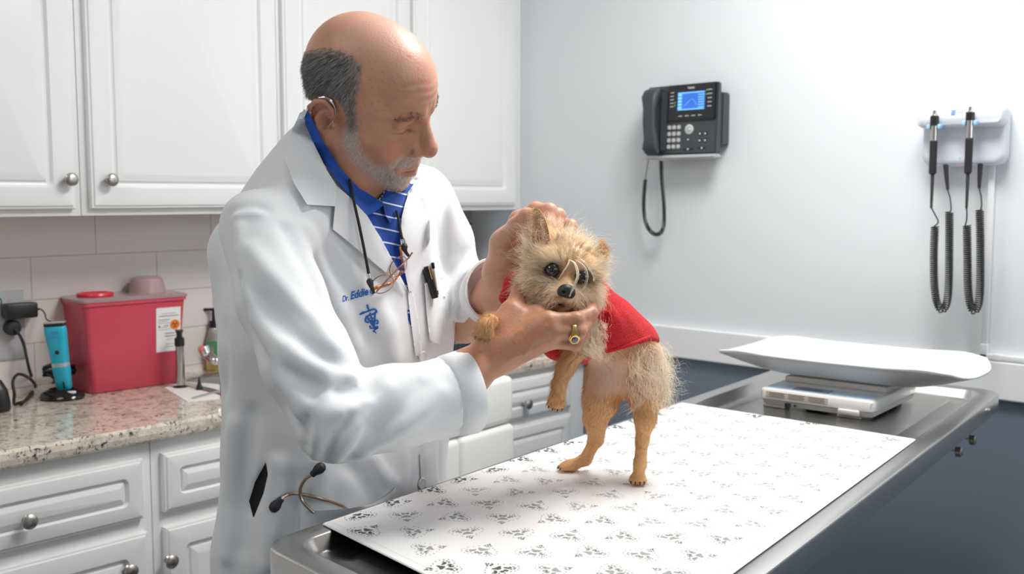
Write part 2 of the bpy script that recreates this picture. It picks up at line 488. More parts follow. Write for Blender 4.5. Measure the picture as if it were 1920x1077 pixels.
def tile_mat():
    m = mat('white_brick_tile', (0.74, 0.68, 0.66), 0.16); nt = m.node_tree; b = nt.nodes['Principled BSDF']
    tc = nt.nodes.new('ShaderNodeTexCoord'); mp = nt.nodes.new('ShaderNodeMapping'); mp.inputs['Rotation'].default_value = (math.radians(90), 0, 0)
    sx = nt.nodes.new('ShaderNodeSeparateXYZ'); cx_ = nt.nodes.new('ShaderNodeCombineXYZ')
    nt.links.new(tc.outputs['Object'], sx.inputs[0]); nt.links.new(sx.outputs['X'], cx_.inputs['X']); nt.links.new(sx.outputs['Z'], cx_.inputs['Y'])
    ad = nt.nodes.new('ShaderNodeVectorMath'); ad.operation = 'ADD'; ad.inputs[1].default_value = TILE_OFF
    nt.links.new(cx_.outputs[0], ad.inputs[0])
    br = nt.nodes.new('ShaderNodeTexBrick'); br.inputs['Scale'].default_value = 1.0
    br.inputs['Color1'].default_value = (0.74, 0.69, 0.67, 1); br.inputs['Color2'].default_value = (0.76, 0.71, 0.69, 1); br.inputs['Mortar'].default_value = (0.58, 0.47, 0.42, 1)
    br.inputs['Mortar Size'].default_value = 0.0016; br.inputs['Mortar Smooth'].default_value = 0.2
    br.inputs['Brick Width'].default_value = 0.333; br.inputs['Row Height'].default_value = 0.1085
    nt.links.new(ad.outputs[0], br.inputs['Vector']); nt.links.new(br.outputs['Color'], b.inputs['Base Color'])
    bp = nt.nodes.new('ShaderNodeBump'); bp.inputs['Strength'].default_value = 0.5; bp.inputs['Distance'].default_value = 0.002; bp.invert = True
    nt.links.new(br.outputs['Fac'], bp.inputs['Height']); nt.links.new(bp.outputs[0], b.inputs['Normal'])
    return m
_z = onY(0, 512.6, YC)[2]; _x = onY(117, 470, YC)[0]
TILE_OFF = (-(_x) + 0.333 * 8, -(_z) + 0.1085 * 20, 0)

def granite_mat():
    m = mat('speckled_granite', (0.6, 0.5, 0.42), 0.10, coat=0.2); nt = m.node_tree; b = nt.nodes['Principled BSDF']
    tc = nt.nodes.new('ShaderNodeTexCoord')
    def noise(scale, detail, rough=0.6, dist=0.0):
        n = nt.nodes.new('ShaderNodeTexNoise'); n.inputs['Scale'].default_value = scale; n.inputs['Detail'].default_value = detail; n.inputs['Roughness'].default_value = rough; n.inputs['Distortion'].default_value = dist
        nt.links.new(tc.outputs['Object'], n.inputs['Vector']); return n
    def ramp(src, stops):
        r = nt.nodes.new('ShaderNodeValToRGB'); nt.links.new(src, r.inputs[0]); e = r.color_ramp.elements
        while len(e) < len(stops): e.new(0.5)
        for k, (p_, c) in enumerate(stops): e[k].position = p_; e[k].color = (*c, 1)
        return r
    base = ramp(noise(22, 4).outputs['Fac'], [(0.35, (0.62, 0.53, 0.44)), (0.5, (0.74, 0.66, 0.55)), (0.65, (0.50, 0.42, 0.35))])
    dk = ramp(noise(95, 5, 0.65, 0.6).outputs['Fac'], [(0.53, (0, 0, 0)), (0.60, (1, 1, 1))])
    dk2 = ramp(noise(30, 4, 0.6, 0.4).outputs['Fac'], [(0.42, (0, 0, 0)), (0.58, (1, 1, 1))])
    mu = nt.nodes.new('ShaderNodeMath'); mu.operation = 'MULTIPLY'; nt.links.new(dk.outputs[0], mu.inputs[0]); nt.links.new(dk2.outputs[0], mu.inputs[1])
    mx = nt.nodes.new('ShaderNodeMix'); mx.data_type = 'RGBA'; nt.links.new(mu.outputs[0], mx.inputs['Factor']); nt.links.new(base.outputs[0], mx.inputs['A']); mx.inputs['B'].default_value = (0.045, 0.045, 0.06, 1)
    sp = ramp(noise(150, 3).outputs['Fac'], [(0.63, (0, 0, 0)), (0.69, (1, 1, 1))])
    mx2 = nt.nodes.new('ShaderNodeMix'); mx2.data_type = 'RGBA'; nt.links.new(sp.outputs[0], mx2.inputs['Factor']); nt.links.new(mx.outputs['Result'], mx2.inputs['A']); mx2.inputs['B'].default_value = (0.20, 0.08, 0.07, 1)
    nt.links.new(mx2.outputs['Result'], b.inputs['Base Color']); return m
M['granite'] = granite_mat()
M['tile'] = tile_mat()

def struct(name, a, b, m, bev=0.0):
    o = MB().box2(a, b, bev).build(name, m, None, smooth=False); o['kind'] = 'structure'; return o
X0, Y0 = -2.2, -3.0
struct('floor', (X0 - .1, Y0 - .1, -0.1), (XC + .1, YC + .1, 0.0), M['floor'])
struct('ceiling', (X0 - .1, Y0 - .1, ZC), (XC + .1, YC + .1, ZC + 0.1), M['ceiling'])
struct('wall_right', (XC, Y0 - .1, 0.93), (XC + .1, YC + .1, ZC), M['wall'])
struct('wall_right_lower', (XC, Y0 - .1, 0.0), (XC + .1, YC + .1, 0.93), M['wall_blue']).name = 'wall_right.001'
struct('wall_back', (X0 - .1, YC, 0.0), (XC, YC + .1, ZC), M['wall_taupe'])
struct('wall_left', (X0 - .1, Y0, 0.0), (X0, YC, ZC), M['wall'])
struct('wall_front', (X0, Y0 - .1, 0.0), (XC, Y0, ZC), M['wall'])
tile = struct('trim_2', (-1.2, YC - 0.008, 0.905), (1.70, YC - 0.0005, 1.39), M['tile'])
rail = struct('trim_1', (XC - 0.018, Y0, 0.929), (XC - 0.0005, 2.04, 1.022), M['trimw'], 0.004)

# ---------------------------------------------------------------- cabinets
def rring(x0, x1, z0, z1, y, r, k=5):
    r = max(r, 0.0003); out = []
    for cx_, cz, a0 in ((x1 - r, z1 - r, 0), (x0 + r, z1 - r, 90), (x0 + r, z0 + r, 180), (x1 - r, z0 + r, 270)):
        for a in np.linspace(a0, a0 + 90, k): out.append((cx_ + r * math.cos(math.radians(a)), y, cz + r * math.sin(math.radians(a))))
    return np.array(out)
def panel(x0, x1, z0, z1, yb, s=1.0):
    """raised-panel front; yb is the face-frame plane, it stands proud towards -Y"""
    prof = [(0, 0, .001), (0, .012, .001), (.002, .015, .001), (.006, .016, .001), (.008, .019, .001), (.011, .020, .001),
            (.050, .020, .014), (.053, .017, .012), (.056, .0125, .010), (.060, .0115, .008), (.064, .013, .003), (.066, .0165, .001), (.080, .0205, .001), (.083, .0210, .001)]
    rings = []
    for i, d, r in prof:
        ii = i if i <= .011 else .011 + (i - .011) * s
        rings.append(rring(x0 + ii, x1 - ii, z0 + ii, z1 - ii, yb - d, r))
    return MB().loft(rings)
def knob(par, x, z, y, r=0.0155):
    MB().lathe((x, y, z), [(.0085, 0), (.0085, .002), (.006, .004), (.0055, .014), (r * .8, .017), (r, .021), (r * .98, .0235), (r * .7, .027), (r * .3, .0285)], axis=(0, -1, 0)).build('knob', M['nickel'], par)

YU = 2.352      # upper face frame
def upper(x0, x1, doors, label):
    t = thing('wall_cabinet', ((x0 + x1) / 2, (YU + YC) / 2, 1.368), label, 'cabinet')
    MB().box2((x0, YU, 1.368), (x1, YC - .001, 2.36), 0.001).build('body', M['cab'], t)
    for (a, b, kx) in doors:
        d = panel(a, b, 1.384, 2.34, YU - .0003).build('door', M['cab'], t, auto=30)
        if kx: knob(d, kx, 1.452, YU - .0205)
upper(-0.45, 0.5, [(-0.43, 0.02, None), (0.035, 0.487, None)], 'white raised-panel wall cabinet at the far left end of the upper row')
upper(0.502, 1.007, [(0.53, 0.990, onY(131, 351, YU - .03)[0])], 'white wall cabinet with a round knob at its right, above the sockets and clippers')
upper(1.009, 1.549, [(1.026, 1.541, onY(207, 356, YU - .03)[0])], 'white wall cabinet with a round knob at its left, above the red sharps container')
upper(1.551, 2.518, [(1.561, 2.013, None), (2.026, 2.477, None)], 'white two-door wall cabinet behind the man, meeting the side wall')

YB = 2.068
def base(x0, x1, fronts, label):
    t = thing('base_cabinet', ((x0 + x1) / 2, (YB + YC) / 2, 0), label, 'cabinet')
    MB().box2((x0, YB, 0.1), (x1, YB + .02, 0.8795), 0.001).box2((x0, YB + .021, 0.1), (x0 + .016, YC - .012, 0.8795)).box2((x1 - .016, YB + .021, 0.1), (x1, YC - .012, 0.8795)).box2((x0 + .017, YC - .02, 0.1), (x1 - .017, YC - .012, 0.8795)).box2((x0 + .017, YB + .021, 0.1), (x1 - .017, YC - .021, 0.118)).box2((x0, YB + .07, 0), (x1, YC - .02, 0.0995)).build('body', M['cab'], t)
    for (kind, a, b, z0, z1, k) in fronts:
        d = panel(a, b, z0, z1, YB - .0003, 0.62 if kind == 'drawer' else 0.9).build(kind, M['cab'], t, auto=30)
        if k: knob(d, k[0], k[1], YB - .0205)
kx = lambda px, py: (float(onY(px, py, YB - .035)[0]), float(onY(px, py, YB - .035)[2]))
base(-0.45, 0.515, [('drawer', -0.43, 0.02, .712, .846, (-0.2, .779)), ('drawer', .045, .495, .712, .846, (.27, .779)), ('door', -0.43, .02, .13, .677, None), ('door', .045, .495, .13, .677, None)],
     'white base cabinet at the far left end under the granite counter')
base(0.517, 1.016, [('drawer', .548, .993, .711, .845, kx(54, 978)), ('door', .548, .999, .13, .680, kx(244, 1071))],
     'white base cabinet below the clipper dock, whole drawer front with a round knob in view')
base(1.018, 1.512, [('drawer', 1.039, 1.49, .712, .846, None), ('door', 1.039, 1.49, .13, .678, kx(320, 1053))],
     'white base cabinet with its door knob at the top left, left of the coat')
base(1.514, 2.030, [('drawer', 1.53, 2.01, .712, .846, None), ('door', 1.53, 1.765, .13, .677, None), ('door', 1.775, 2.01, .13, .677, None)],
     'white base cabinet hidden mostly by the man and the white chair')
base(2.032, 2.518, [('drawer', 2.06, 2.436, .735, .862, kx(989, 758)), ('drawer', 2.06, 2.436, .520, .716, (2.248, .62)), ('drawer', 2.06, 2.436, .305, .500, (2.248, .40)), ('drawer', 2.06, 2.436, .13, .287, (2.248, .2))],
     'white base cabinet of stacked drawers between the white chair and the dog')

# granite worktop with sink cut-out
SX0, SX1, SY0, SY1 = 1.30, 1.86, 2.17, 2.50
wt = MB()
zt, zb, yf = 0.917, 0.880, 2.040
ring = [(yf + .006, zb), (yf, zb + .006), (yf - .002, zb + .018), (yf, zt - .006), (yf + .006, zt)]
for (xa, xb, ya, yb) in ((-0.5, SX0, yf + .006, YC - .009), (SX1, XC - .001, yf + .006, YC - .009), (SX0, SX1, yf + .006, SY0), (SX0, SX1, SY1, YC - .009)):
    wt.box2((xa, ya, zb), (xb, yb, zt))
V = []
for xx in (-0.5, XC - .001): V += [(xx, y, z) for y, z in ring]
wt.add(V, [(i, i + 1, i + 6, i + 5) for i in range(4)] + [(0, 1, 2, 3, 4), (9, 8, 7, 6, 5)])
wt = wt.build('granite_worktop', M['granite'], smooth=False)
tag(wt, 'speckled beige and black granite worktop along the cabinets', 'countertop')
# sink
sk = thing('kitchen_sink', (1.58, 2.33, .8), 'stainless steel sink set in the granite, beside the soap bottle', 'sink')
M['steel'] = mat('brushed_stainless', (0.60, 0.59, 0.575), 0.27, 1.0, bump=(90, 0.05, 0.001))
def rr2(x0, x1, y0, y1, z, r, k=6):
    a = rring(x0, x1, y0, y1, 0, r, k); return np.stack([a[:, 0], a[:, 2], np.full(len(a), z)], 1)
MB().loft([rr2(SX0 - .018, SX1 + .018, SY0 - .018, SY1 + .018, .9175, .05), rr2(SX0 - .016, SX1 + .016, SY0 - .016, SY1 + .016, .921, .05), rr2(SX0 + .01, SX1 - .01, SY0 + .01, SY1 - .01, .9205, .045), rr2(SX0 + .016, SX1 - .016, SY0 + .016, SY1 - .016, .915, .045),
           rr2(SX0 + .03, SX1 - .03, SY0 + .03, SY1 - .03, .76, .05), rr2(SX0 + .06, SX1 - .06, SY0 + .06, SY1 - .06, .75, .04)], cap0=False).build('basin', M['steel'], sk)

# ---------------------------------------------------------------- exam table
def lineint(p, a, q, b):   # y = p1 + a (x-p0) ; y = q1 + b (x-q0)
    x = (q[1] - b * q[0] - p[1] + a * p[0]) / (a - b); return (x, p[1] + a * (x - p[0]))
L1 = ((560, 993), -.338); L2 = ((1578, 967), -.772); L3 = ((1868, 731.5), .117); L4 = ((555, 1057), .5)
Apx = lineint(*L1, *L4); Bpx = lineint(*L2, *L4); Cpx = lineint(*L2, *L3); Dpx = lineint(*L1, *L3)
TQ = [onZ(*q, TZ) for q in (Apx, Bpx, Cpx, Dpx)]
def qring(Q, inset, z, r, k=9):
    """ring around quad Q (list of 3-vectors, A B C D), inset inwards, corners rounded by r"""
    Q = [np.array(q[:2]) for q in Q]; n = 4; lines = []
    cen = sum(Q) / 4
    for i in range(n):
        a, b = Q[i], Q[(i + 1) % n]; d = nrm(b - a); nn = np.array([-d[1], d[0]])
        if nn @ (cen - a) < 0: nn = -nn
        lines.append((a + nn * inset, d, nn))
    cs = []
    for i in range(n):
        (a, d, _), (b, e, _) = lines[i - 1], lines[i]
        t = np.linalg.solve(np.array([d, -e]).T, b - a); cs.append(a + d * t[0])
    out = []
    for i in range(n):
        c = cs[i]; d0 = nrm(cs[i - 1] - c); d1 = nrm(cs[(i + 1) % n] - c); ang = math.acos(d0 @ d1) / 2; L = r / math.tan(ang)
        p0 = c + d0 * L; p1 = c + d1 * L; o = c + nrm(d0 + d1) * (r / math.sin(ang))
        v0 = p0 - o; v1 = p1 - o; th = math.atan2(v0[0] * v1[1] - v0[1] * v1[0], v0 @ v1)
        for t in np.linspace(0, 1, k):
            a_ = th * t; out.append(o + np.array([v0[0] * math.cos(a_) - v0[1] * math.sin(a_), v0[0] * math.sin(a_) + v0[1] * math.cos(a_)]))
    out = np.array(out); return np.hstack([out, np.full((len(out), 1), z)])
tcen = sum(TQ) / 4
table = thing('exam_table', (tcen[0], tcen[1], 0), 'stainless steel veterinary exam table with a raised rim, under the dog', 'table')
tb = MB().loft([qring(TQ, .030, TZ - .040, .030), qring(TQ, .004, TZ - .042, .052), qring(TQ, 0, TZ - .038, .055), qring(TQ, 0, TZ - .005, .055), qring(TQ, .0015, TZ - .0015, .054), qring(TQ, .005, TZ, .052), qring(TQ, .034, TZ, .040), qring(TQ, .038, TZ - .002, .038),
                qring(TQ, .046, TZ - .018, .032), qring(TQ, .052, TZ - .021, .030), qring(TQ, .085, TZ - .021, .02), qring(TQ, .089, TZ - .018, .02)])
tb.build('table_top', M['steel'], table, auto=40)
ax_ = nrm(TQ[3] - TQ[0]); bx_ = nrm(TQ[1] - TQ[0])
M['darkmetal'] = mat('dark_painted_metal', (0.05, 0.055, 0.06), 0.4, 0.3)
MB().box((tcen[0], tcen[1], TZ - .07), (1.0, .3, .055), .005, axes=[ax_, np.cross([0, 0, 1], ax_), [0, 0, 1]]).build('under_frame', M['darkmetal'], table)
MB().box((tcen[0], tcen[1], .49), (.22, .16, .80), .01, axes=[ax_, np.cross([0, 0, 1], ax_), [0, 0, 1]]).build('pedestal', M['darkmetal'], table)
MB().box((tcen[0], tcen[1], .046), (.8, .42, .09), .02, axes=[ax_, np.cross([0, 0, 1], ax_), [0, 0, 1]]).build('foot_plate', M['darkmetal'], table)
# side screw + clamps under right edge
rdir = nrm(TQ[2] - TQ[1]); rout = np.array([rdir[1], -rdir[0], 0.0])
sp_ = onZ(1850, 772, TZ - .02)
scp = TQ[1] + rdir * ((sp_ - TQ[1]) @ rdir)
MB().lathe((scp[0], scp[1], TZ - .018), [(.006, 0), (.006, .003), (.003, .0045)], axis=rout, n=14).build('screw', M['chrome'], table)
for px_, py_ in ((1800, 822), (1782, 845)):
    q = onZ(px_, py_, TZ - .065); c = TQ[1] + rdir * ((q - TQ[1]) @ rdir) - rout * .022
    b = MB().box((c[0], c[1], TZ - .052), (.022, .012, .024), .002, axes=[rdir, rout, [0, 0, 1]])
    b.lathe((c[0] + rout[0] * .004, c[1] + rout[1] * .004, TZ - .066), [(.004, 0), (.010, .003), (.010, .012), (.004, .015)], axis=rout, n=16); b.build('clamp', M['nickel'], table)

# ---------------------------------------------------------------- paw print mat
MZ = TZ + .0004
mA = (605, 985); mC = (1717, 826); mD = (1278, 757)
mB = lineint((605, 985), .497, (1545, 954), -.728)
MQ = [onZ(*q, MZ) for q in (mA, mB, mC, mD)]
def matsurf(a, b):   # bilinear over the mat
    return (MQ[0] * (1 - a) + MQ[3] * a) * (1 - b) + (MQ[1] * (1 - a) + MQ[2] * a) * b
M['vinyl'] = mat('white_vinyl_mat', (0.84, 0.83, 0.815), 0.32, bump=(300, 0.03, 0.0005))
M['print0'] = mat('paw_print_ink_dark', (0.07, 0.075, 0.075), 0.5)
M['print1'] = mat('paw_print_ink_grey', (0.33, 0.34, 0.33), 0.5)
M['print2'] = mat('paw_print_ink_worn_glare', (0.50, 0.50, 0.49), 0.5)  # ink paled by wear and by overexposure put into the colour
M['stitch'] = mat('mat_stitching', (0.45, 0.42, 0.38), 0.7)
mm = MB()
r_ = lambda i, z, r: qring(MQ, i, z, r, 4)
mm.loft([r_(0, MZ, .004), r_(-.0008, MZ + .0012, .004), r_(0.0005, MZ + .0024, .004)])
mtop = MZ + .0024
Lu = np.linalg.norm(MQ[3] - MQ[0]); Lw = np.linalg.norm(MQ[1] - MQ[0])
eu = nrm(MQ[3] - MQ[0]); ew = nrm(np.cross([0, 0, 1], eu)); ew = ew if ew @ (MQ[1] - MQ[0]) > 0 else -ew
def disc(c, rx, ry, ang, m, n=10):
    a = np.linspace(0, 2 * math.pi, n, endpoint=False); u = eu * math.cos(ang) + ew * math.sin(ang); v = -eu * math.sin(ang) + ew * math.cos(ang)
    mm.add([c + u * rx * math.cos(t) + v * ry * math.sin(t) for t in a], [tuple(range(n))], m)
def paw(c, s, ang, m):
    def L(x, y): return c + (eu * math.cos(ang) + ew * math.sin(ang)) * x * s + (-eu * math.sin(ang) + ew * math.cos(ang)) * y * s
    for x, y, a in ((-.42, .18, .5), (-.16, .46, .2), (.16, .46, -.2), (.42, .18, -.5)): disc(L(x, y), .11 * s, .17 * s, ang + a, m, 9)
    pts = [(-.30, -.32), (-.34, -.18), (-.20, -.02), (-.08, .12), (.08, .12), (.20, -.02), (.34, -.18), (.30, -.32), (.12, -.27), (-.12, -.27)]
    mm.add([L(x, y) for x, y in pts], [tuple(range(len(pts)))], m)
rng = random.Random(4)
quadn = [np.array(q[:2]) for q in MQ]
def edge_dist(c):
    d = []
    for i in range(4):
        a, b = quadn[i], quadn[(i + 1) % 4]; e = nrm(b - a); v = c[:2] - a; n_ = np.array([-e[1], e[0]]); s_ = v @ n_
        cc = (sum(quadn) / 4 - a) @ n_; d.append(s_ * (1 if cc > 0 else -1))
    return min(d)
cen_w = onZ(1290, 860, TZ)
ri = 0
w_ = .012
while w_ < Lw + .35:
    u_ = -0.02 + (0.036 if ri % 2 else 0)
    while u_ < Lu + .12:
        c = MQ[0] + eu * u_ + ew * w_; c = np.array([c[0], c[1], mtop + .0002]); hs = .024
        ed = edge_dist(c)
        if ed > .010:
            k = np.linalg.norm(c[:2] - cen_w[:2]); m = 1 if (ed < .022 or k > .58) else (2 if k > .36 else 3)  # hearts pale inward: wear plus the mat's washed-out bright middle, as colour
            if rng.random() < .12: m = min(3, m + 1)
            ang = rng.choice([0.2, 2.3, -1.2, 3.9, 1.4]) + rng.uniform(-.2, .2)
            u2 = eu * math.cos(ang) + ew * math.sin(ang); v2 = -eu * math.sin(ang) + ew * math.cos(ang)
            def H(x, y): return c + u2 * x + v2 * y
            def ok(p): return edge_dist(p) > .0025
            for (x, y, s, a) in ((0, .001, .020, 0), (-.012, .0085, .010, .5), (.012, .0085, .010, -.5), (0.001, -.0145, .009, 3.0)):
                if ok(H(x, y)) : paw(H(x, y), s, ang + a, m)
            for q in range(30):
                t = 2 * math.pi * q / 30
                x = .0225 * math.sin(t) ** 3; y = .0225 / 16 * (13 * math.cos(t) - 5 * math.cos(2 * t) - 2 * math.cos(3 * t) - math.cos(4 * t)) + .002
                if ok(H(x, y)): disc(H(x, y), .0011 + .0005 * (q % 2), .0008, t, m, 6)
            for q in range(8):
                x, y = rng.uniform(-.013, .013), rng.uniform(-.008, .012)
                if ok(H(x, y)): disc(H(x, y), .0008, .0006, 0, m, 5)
        u_ += .072
    w_ += .054; ri += 1
# stitching along the edges
for i in range(4):
    a, b = MQ[i], MQ[(i + 1) % 4]; d = nrm(b - a); inn = nrm(np.cross([0, 0, 1], d)); inn = inn if inn @ (tcen - a) > 0 else -inn
    for t in np.arange(.012, np.linalg.norm(b - a) - .012, .006):
        c = a + d * t + inn * .012; z = mtop + .00015; s = d * .0019; n_ = inn * .00022
        mm.add([(c - s - n_)[:2].tolist() + [z], (c + s - n_)[:2].tolist() + [z], (c + s + n_)[:2].tolist() + [z], (c - s + n_)[:2].tolist() + [z]], [(0, 1, 2, 3)], 4)
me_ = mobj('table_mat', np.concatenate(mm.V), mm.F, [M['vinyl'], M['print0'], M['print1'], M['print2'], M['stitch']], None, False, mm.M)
tag(me_, 'white vinyl mat printed with grey paw-print hearts, spread on the steel exam table', 'mat')
# ================================================================ WALL THINGS
UW = np.array([0, -1.0, 0]); NW = np.array([-1.0, 0, 0]); ZW = np.array([0, 0, 1.0])   # along the right wall, out of it, up
def coil(path, R, r, pitch, n=5, per=9):
    path = np.asarray(path, float); d = np.r_[0, np.cumsum(np.linalg.norm(np.diff(path, axis=0), axis=1))]; L = d[-1]
    N = int(L / pitch * per); s = np.linspace(0, L, N); c = np.stack([np.interp(s, d, path[:, i]) for i in range(3)], 1)
    t = nrm(np.gradient(c, axis=0)); u = nrm(np.cross(t[0], [.3, .2, .9])); out = []
    for i in range(N):
        u = nrm(u - t[i] * (u @ t[i])); w = np.cross(t[i], u); a = s[i] / pitch * 2 * math.pi
        out.append(c[i] + R * (math.cos(a) * u + math.sin(a) * w))
    return np.array(out)

# ---------------------------------------------------------------- desk phone on the wall
M['phone'] = mat('slate_phone_plastic', (0.045, 0.055, 0.062), 0.45, bump=(400, 0.04, 0.0004))
M['phone_side'] = mat('phone_silver_edge', (0.55, 0.56, 0.57), 0.35, 0.3)
M['keyw'] = mat('phone_grey_keys', (0.52, 0.53, 0.52), 0.4)
M['ink'] = mat('printed_white', (0.8, 0.82, 0.84), 0.5)
pl, pr_, zb_, zt_ = 1.783, 1.540, 1.522, 1.735
ph = thing('desk_phone', (XC, (pl + pr_) / 2, zb_), 'dark grey desk phone with a blue screen mounted on the white wall', 'telephone')
def PH(u, v, w): return np.array([XC - w, pl - u, zb_ + v])      # u from left edge, v up, w out of wall
def phz(v): return 0.070 - 0.010 * (v / .213)                     # face plane distance
b = MB()
W_ = .243
def slab(u0, u1, v0, v1, w0, w1a, w1b, bev=.003, m=0, mb=None):
    q = bmesh.new(); bmesh.ops.create_cube(q, size=1)
    for x in q.verts:
        u = u0 if x.co.x < 0 else u1; v = v0 if x.co.y < 0 else v1
        wf = (w1a + (w1b - w1a) * (v - v0) / (v1 - v0)); w = w0 if x.co.z < 0 else wf
        x.co = Vector(PH(u, v, w))
    bmesh.ops.bevel(q, geom=q.edges[:], offset=bev, segments=2, affect='EDGES'); (mb or b).bm(q, m)
slab(.012, W_ + .003, .035, .185, .0006, .042, .038, .004)
slab(0, W_, .012, .213, .040, phz(0), phz(.213), .004)
b.build('body', M['phone'], ph)
e = MB(); slab(0, W_, 0, .0115, .036, .073, .071, .004, mb=e); e.build('front_edge', M['phone_side'], ph)
e = MB(); slab(.079, W_ - .002, .108, .2125, .045, phz(.108) + .006, phz(.213) + .006, .003, mb=e); scr = e.build('screen_panel', M['blackg'], ph)
M['lcd'] = mat('lit_blue_display', (0.01, 0.05, 0.2), 0.3, emit=((0.02, 0.10, 0.42), 1.0), noise=None)
M['lcd2'] = mat('lit_display_lines', (0.2, 0.5, 0.9), 0.3, emit=((0.15, 0.45, 0.85), 0.7))
def fq(mb, u0, u1, v0, v1, lift, m=0):
    mb.add([PH(u0, v0, phz(v0) + lift), PH(u1, v0, phz(v0) + lift), PH(u1, v1, phz(v1) + lift), PH(u0, v1, phz(v1) + lift)], [(0, 1, 2, 3)], m)
e = MB(); slab(.113, .205, .138, .190, .05, phz(.138) + .0066, phz(.19) + .0066, .0005, mb=e)
for i in range(5): fq(e, .115, .128, .143 + i * .009, .149 + i * .009, .0072, 1)
for i in range(6): fq(e, .183, .203, .144 + i * .007, .146 + i * .007, .0072, 1)
fq(e, .115, .203, .186, .1885, .0072, 1); fq(e, .115, .203, .139, .1415, .0072, 1)
sw = [PH(.133 + .045 * t, .150 + .03 * math.sin(3.1 * t) * t, phz(.16) + .0074) for t in np.linspace(0, 1, 14)]
e.tube(sw, .0004, 5, 1); e.build('display', [M['lcd'], M['lcd2']], scr)
e = MB(); fdir = nrm(PH(0, .2, phz(.2)) - PH(0, 0, phz(0)))
add_text(e, 'Yealink', PH(.146, .1985, phz(.1985) + .0068), UW, fdir, .0080, bold=.01)
for i in range(5):
    fq(e, .088, .100, .150 + i * .010, .1515 + i * .010, .0066); fq(e, .214, .228, .145 + i * .0115, .1465 + i * .0115, .0066)
for i in range(4): fq(e, .118 + i * .022, .131 + i * .022, .121, .1225, .0066)
e.build('lettering', M['ink'], scr)
M['led'] = mat('green_indicator_light', (0.1, 0.6, 0.2), 0.4, emit=((0.1, 0.9, 0.3), 0.8))
for (u, v) in ((.209, .190), (.209, .1785), (.103, .153), (.103, .161)):
    e = MB(); fq(e, u, u + .003, v, v + .0018, .0068); e.build('indicator_light', M['led'], scr)
for i in range(3):
    for j in range(4):
        e = MB(); u = .078 + i * .0165; v = .029 + j * .0185
        slab(u, u + .0125, v, v + .0125, .05, phz(v) + .003, phz(v + .0125) + .003, .002, mb=e)
        e.build('key', M['keyw'], ph)
e = MB(); c = PH(.153, .083, phz(.083)); ndir = nrm(np.cross(UW, fdir)); ndir = ndir if ndir @ NW > 0 else -ndir
e.lathe(c, [(.0145, 0), (.0145, .002), (.013, .003), (.0065, .003), (.006, .001)], axis=ndir, n=32).build('navigation_ring', M['keyw'], ph)
e = MB(); e.lathe(c, [(.005, 0), (.005, .003), (.004, .004)], axis=ndir, n=20).build('navigation_button', M['phone_side'], ph)
for (u0, u1, v0, v1) in ((.133, .171, .024, .030), (.185, .196, .064, .074), (.203, .214, .064, .074), (.185, .196, .045, .055), (.203, .214, .045, .055), (.185, .212, .025, .032), (.147, .156, .050, .058)):
    e = MB(); slab(u0, u1, v0, v1, .05, phz(v0) + .002, phz(v1) + .002, .0015, mb=e); kk = e.build('key', M['blackg'], ph)
    e = MB(); um = (u0 + u1) / 2; vm = (v0 + v1) / 2; fq(e, um - .0025, um + .0025, vm - .0018, vm + .0018, .0022); e.build('symbol', M['ink'], kk)
# handset
hp = []
for v, w, uw, tw in ((.016, .100, .024, .014), (.030, .108, .026, .024), (.060, .106, .022, .022), (.105, .113, .020, .018), (.150, .108, .021, .020), (.180, .104, .026, .030), (.200, .093, .024, .026), (.207, .082, .018, .014)):
    a = np.linspace(0, 2 * math.pi, 20, endpoint=False); cu = np.sign(np.cos(a)) * np.abs(np.cos(a)) ** .55; su = np.sign(np.sin(a)) * np.abs(np.sin(a)) ** .55
    hp.append(np.array([PH(.037 + uw * x - .004 * (v - .1) / .1, v, w - .012 + tw * .55 * y) for x, y in zip(cu, su)]))
hs = MB().loft(hp).build('handset', M['phone'], ph, auto=50)
e = MB(); slab(.058, .076, .02, .195, .055, .082, .076, .005, mb=e); e.build('cradle', M['phone'], ph)
p0 = PH(.037, .012, .085); cp = []
for px_, py_ in ((1216, 300), (1213, 317), (1209, 345), (1207, 385), (1211, 418), (1222, 436), (1235, 439), (1244, 425), (1245, 385), (1241, 335), (1240, 302)):
    cp.append(onX(px_, py_, XC - .045))
cp = catmull(cp, 8)
e = MB().tube(coil(cp[14:], .0054, .0012, .0036), .0012, 5).tube(cp[:16], .0013, 6).build('handset_cord', M['blackr'], ph)

# ---------------------------------------------------------------- diagnostic wall station
M['stw'] = mat('station_white_plastic', (0.70, 0.72, 0.80), 0.22)
M['blue_clip'] = mat('pale_blue_plastic', (0.32, 0.58, 0.72), 0.3)
M['bluelogo'] = mat('blue_print', (0.10, 0.22, 0.72), 0.4)
def ST(px, py, w): return onX(px, py, XC - w)
yl = ST(1728, 250, .05)[1]; yr = ST(1886, 250, .05)[1]; zs1 = ST(1790, 197, .05)[2]; zs0 = ST(1790, 312, .05)[2]
st = thing('diagnostic_station', (XC, (yl + yr) / 2, zs0), 'white wall station holding two black scope handles on coiled cords', 'medical device')
yc = (yl + yr) / 2; hw = (yl - yr) / 2; H = zs1 - zs0
def sring(w, sy, z0, z1, r):
    k = 7; out = []
    y0 = yc - hw * sy; y1 = yc + hw * sy; r = min(r, (z1 - z0) * .45)
    for cy_, cz, a0 in ((y1 - r, z1 - r, 0), (y0 + r, z1 - r, 90), (y0 + r, z0 + r, 180), (y1 - r, z0 + r, 270)):
        for a in np.linspace(a0, a0 + 90, k): out.append((XC - w, cy_ + r * math.cos(math.radians(a)), cz + r * math.sin(math.radians(a))))
    return np.array(out)
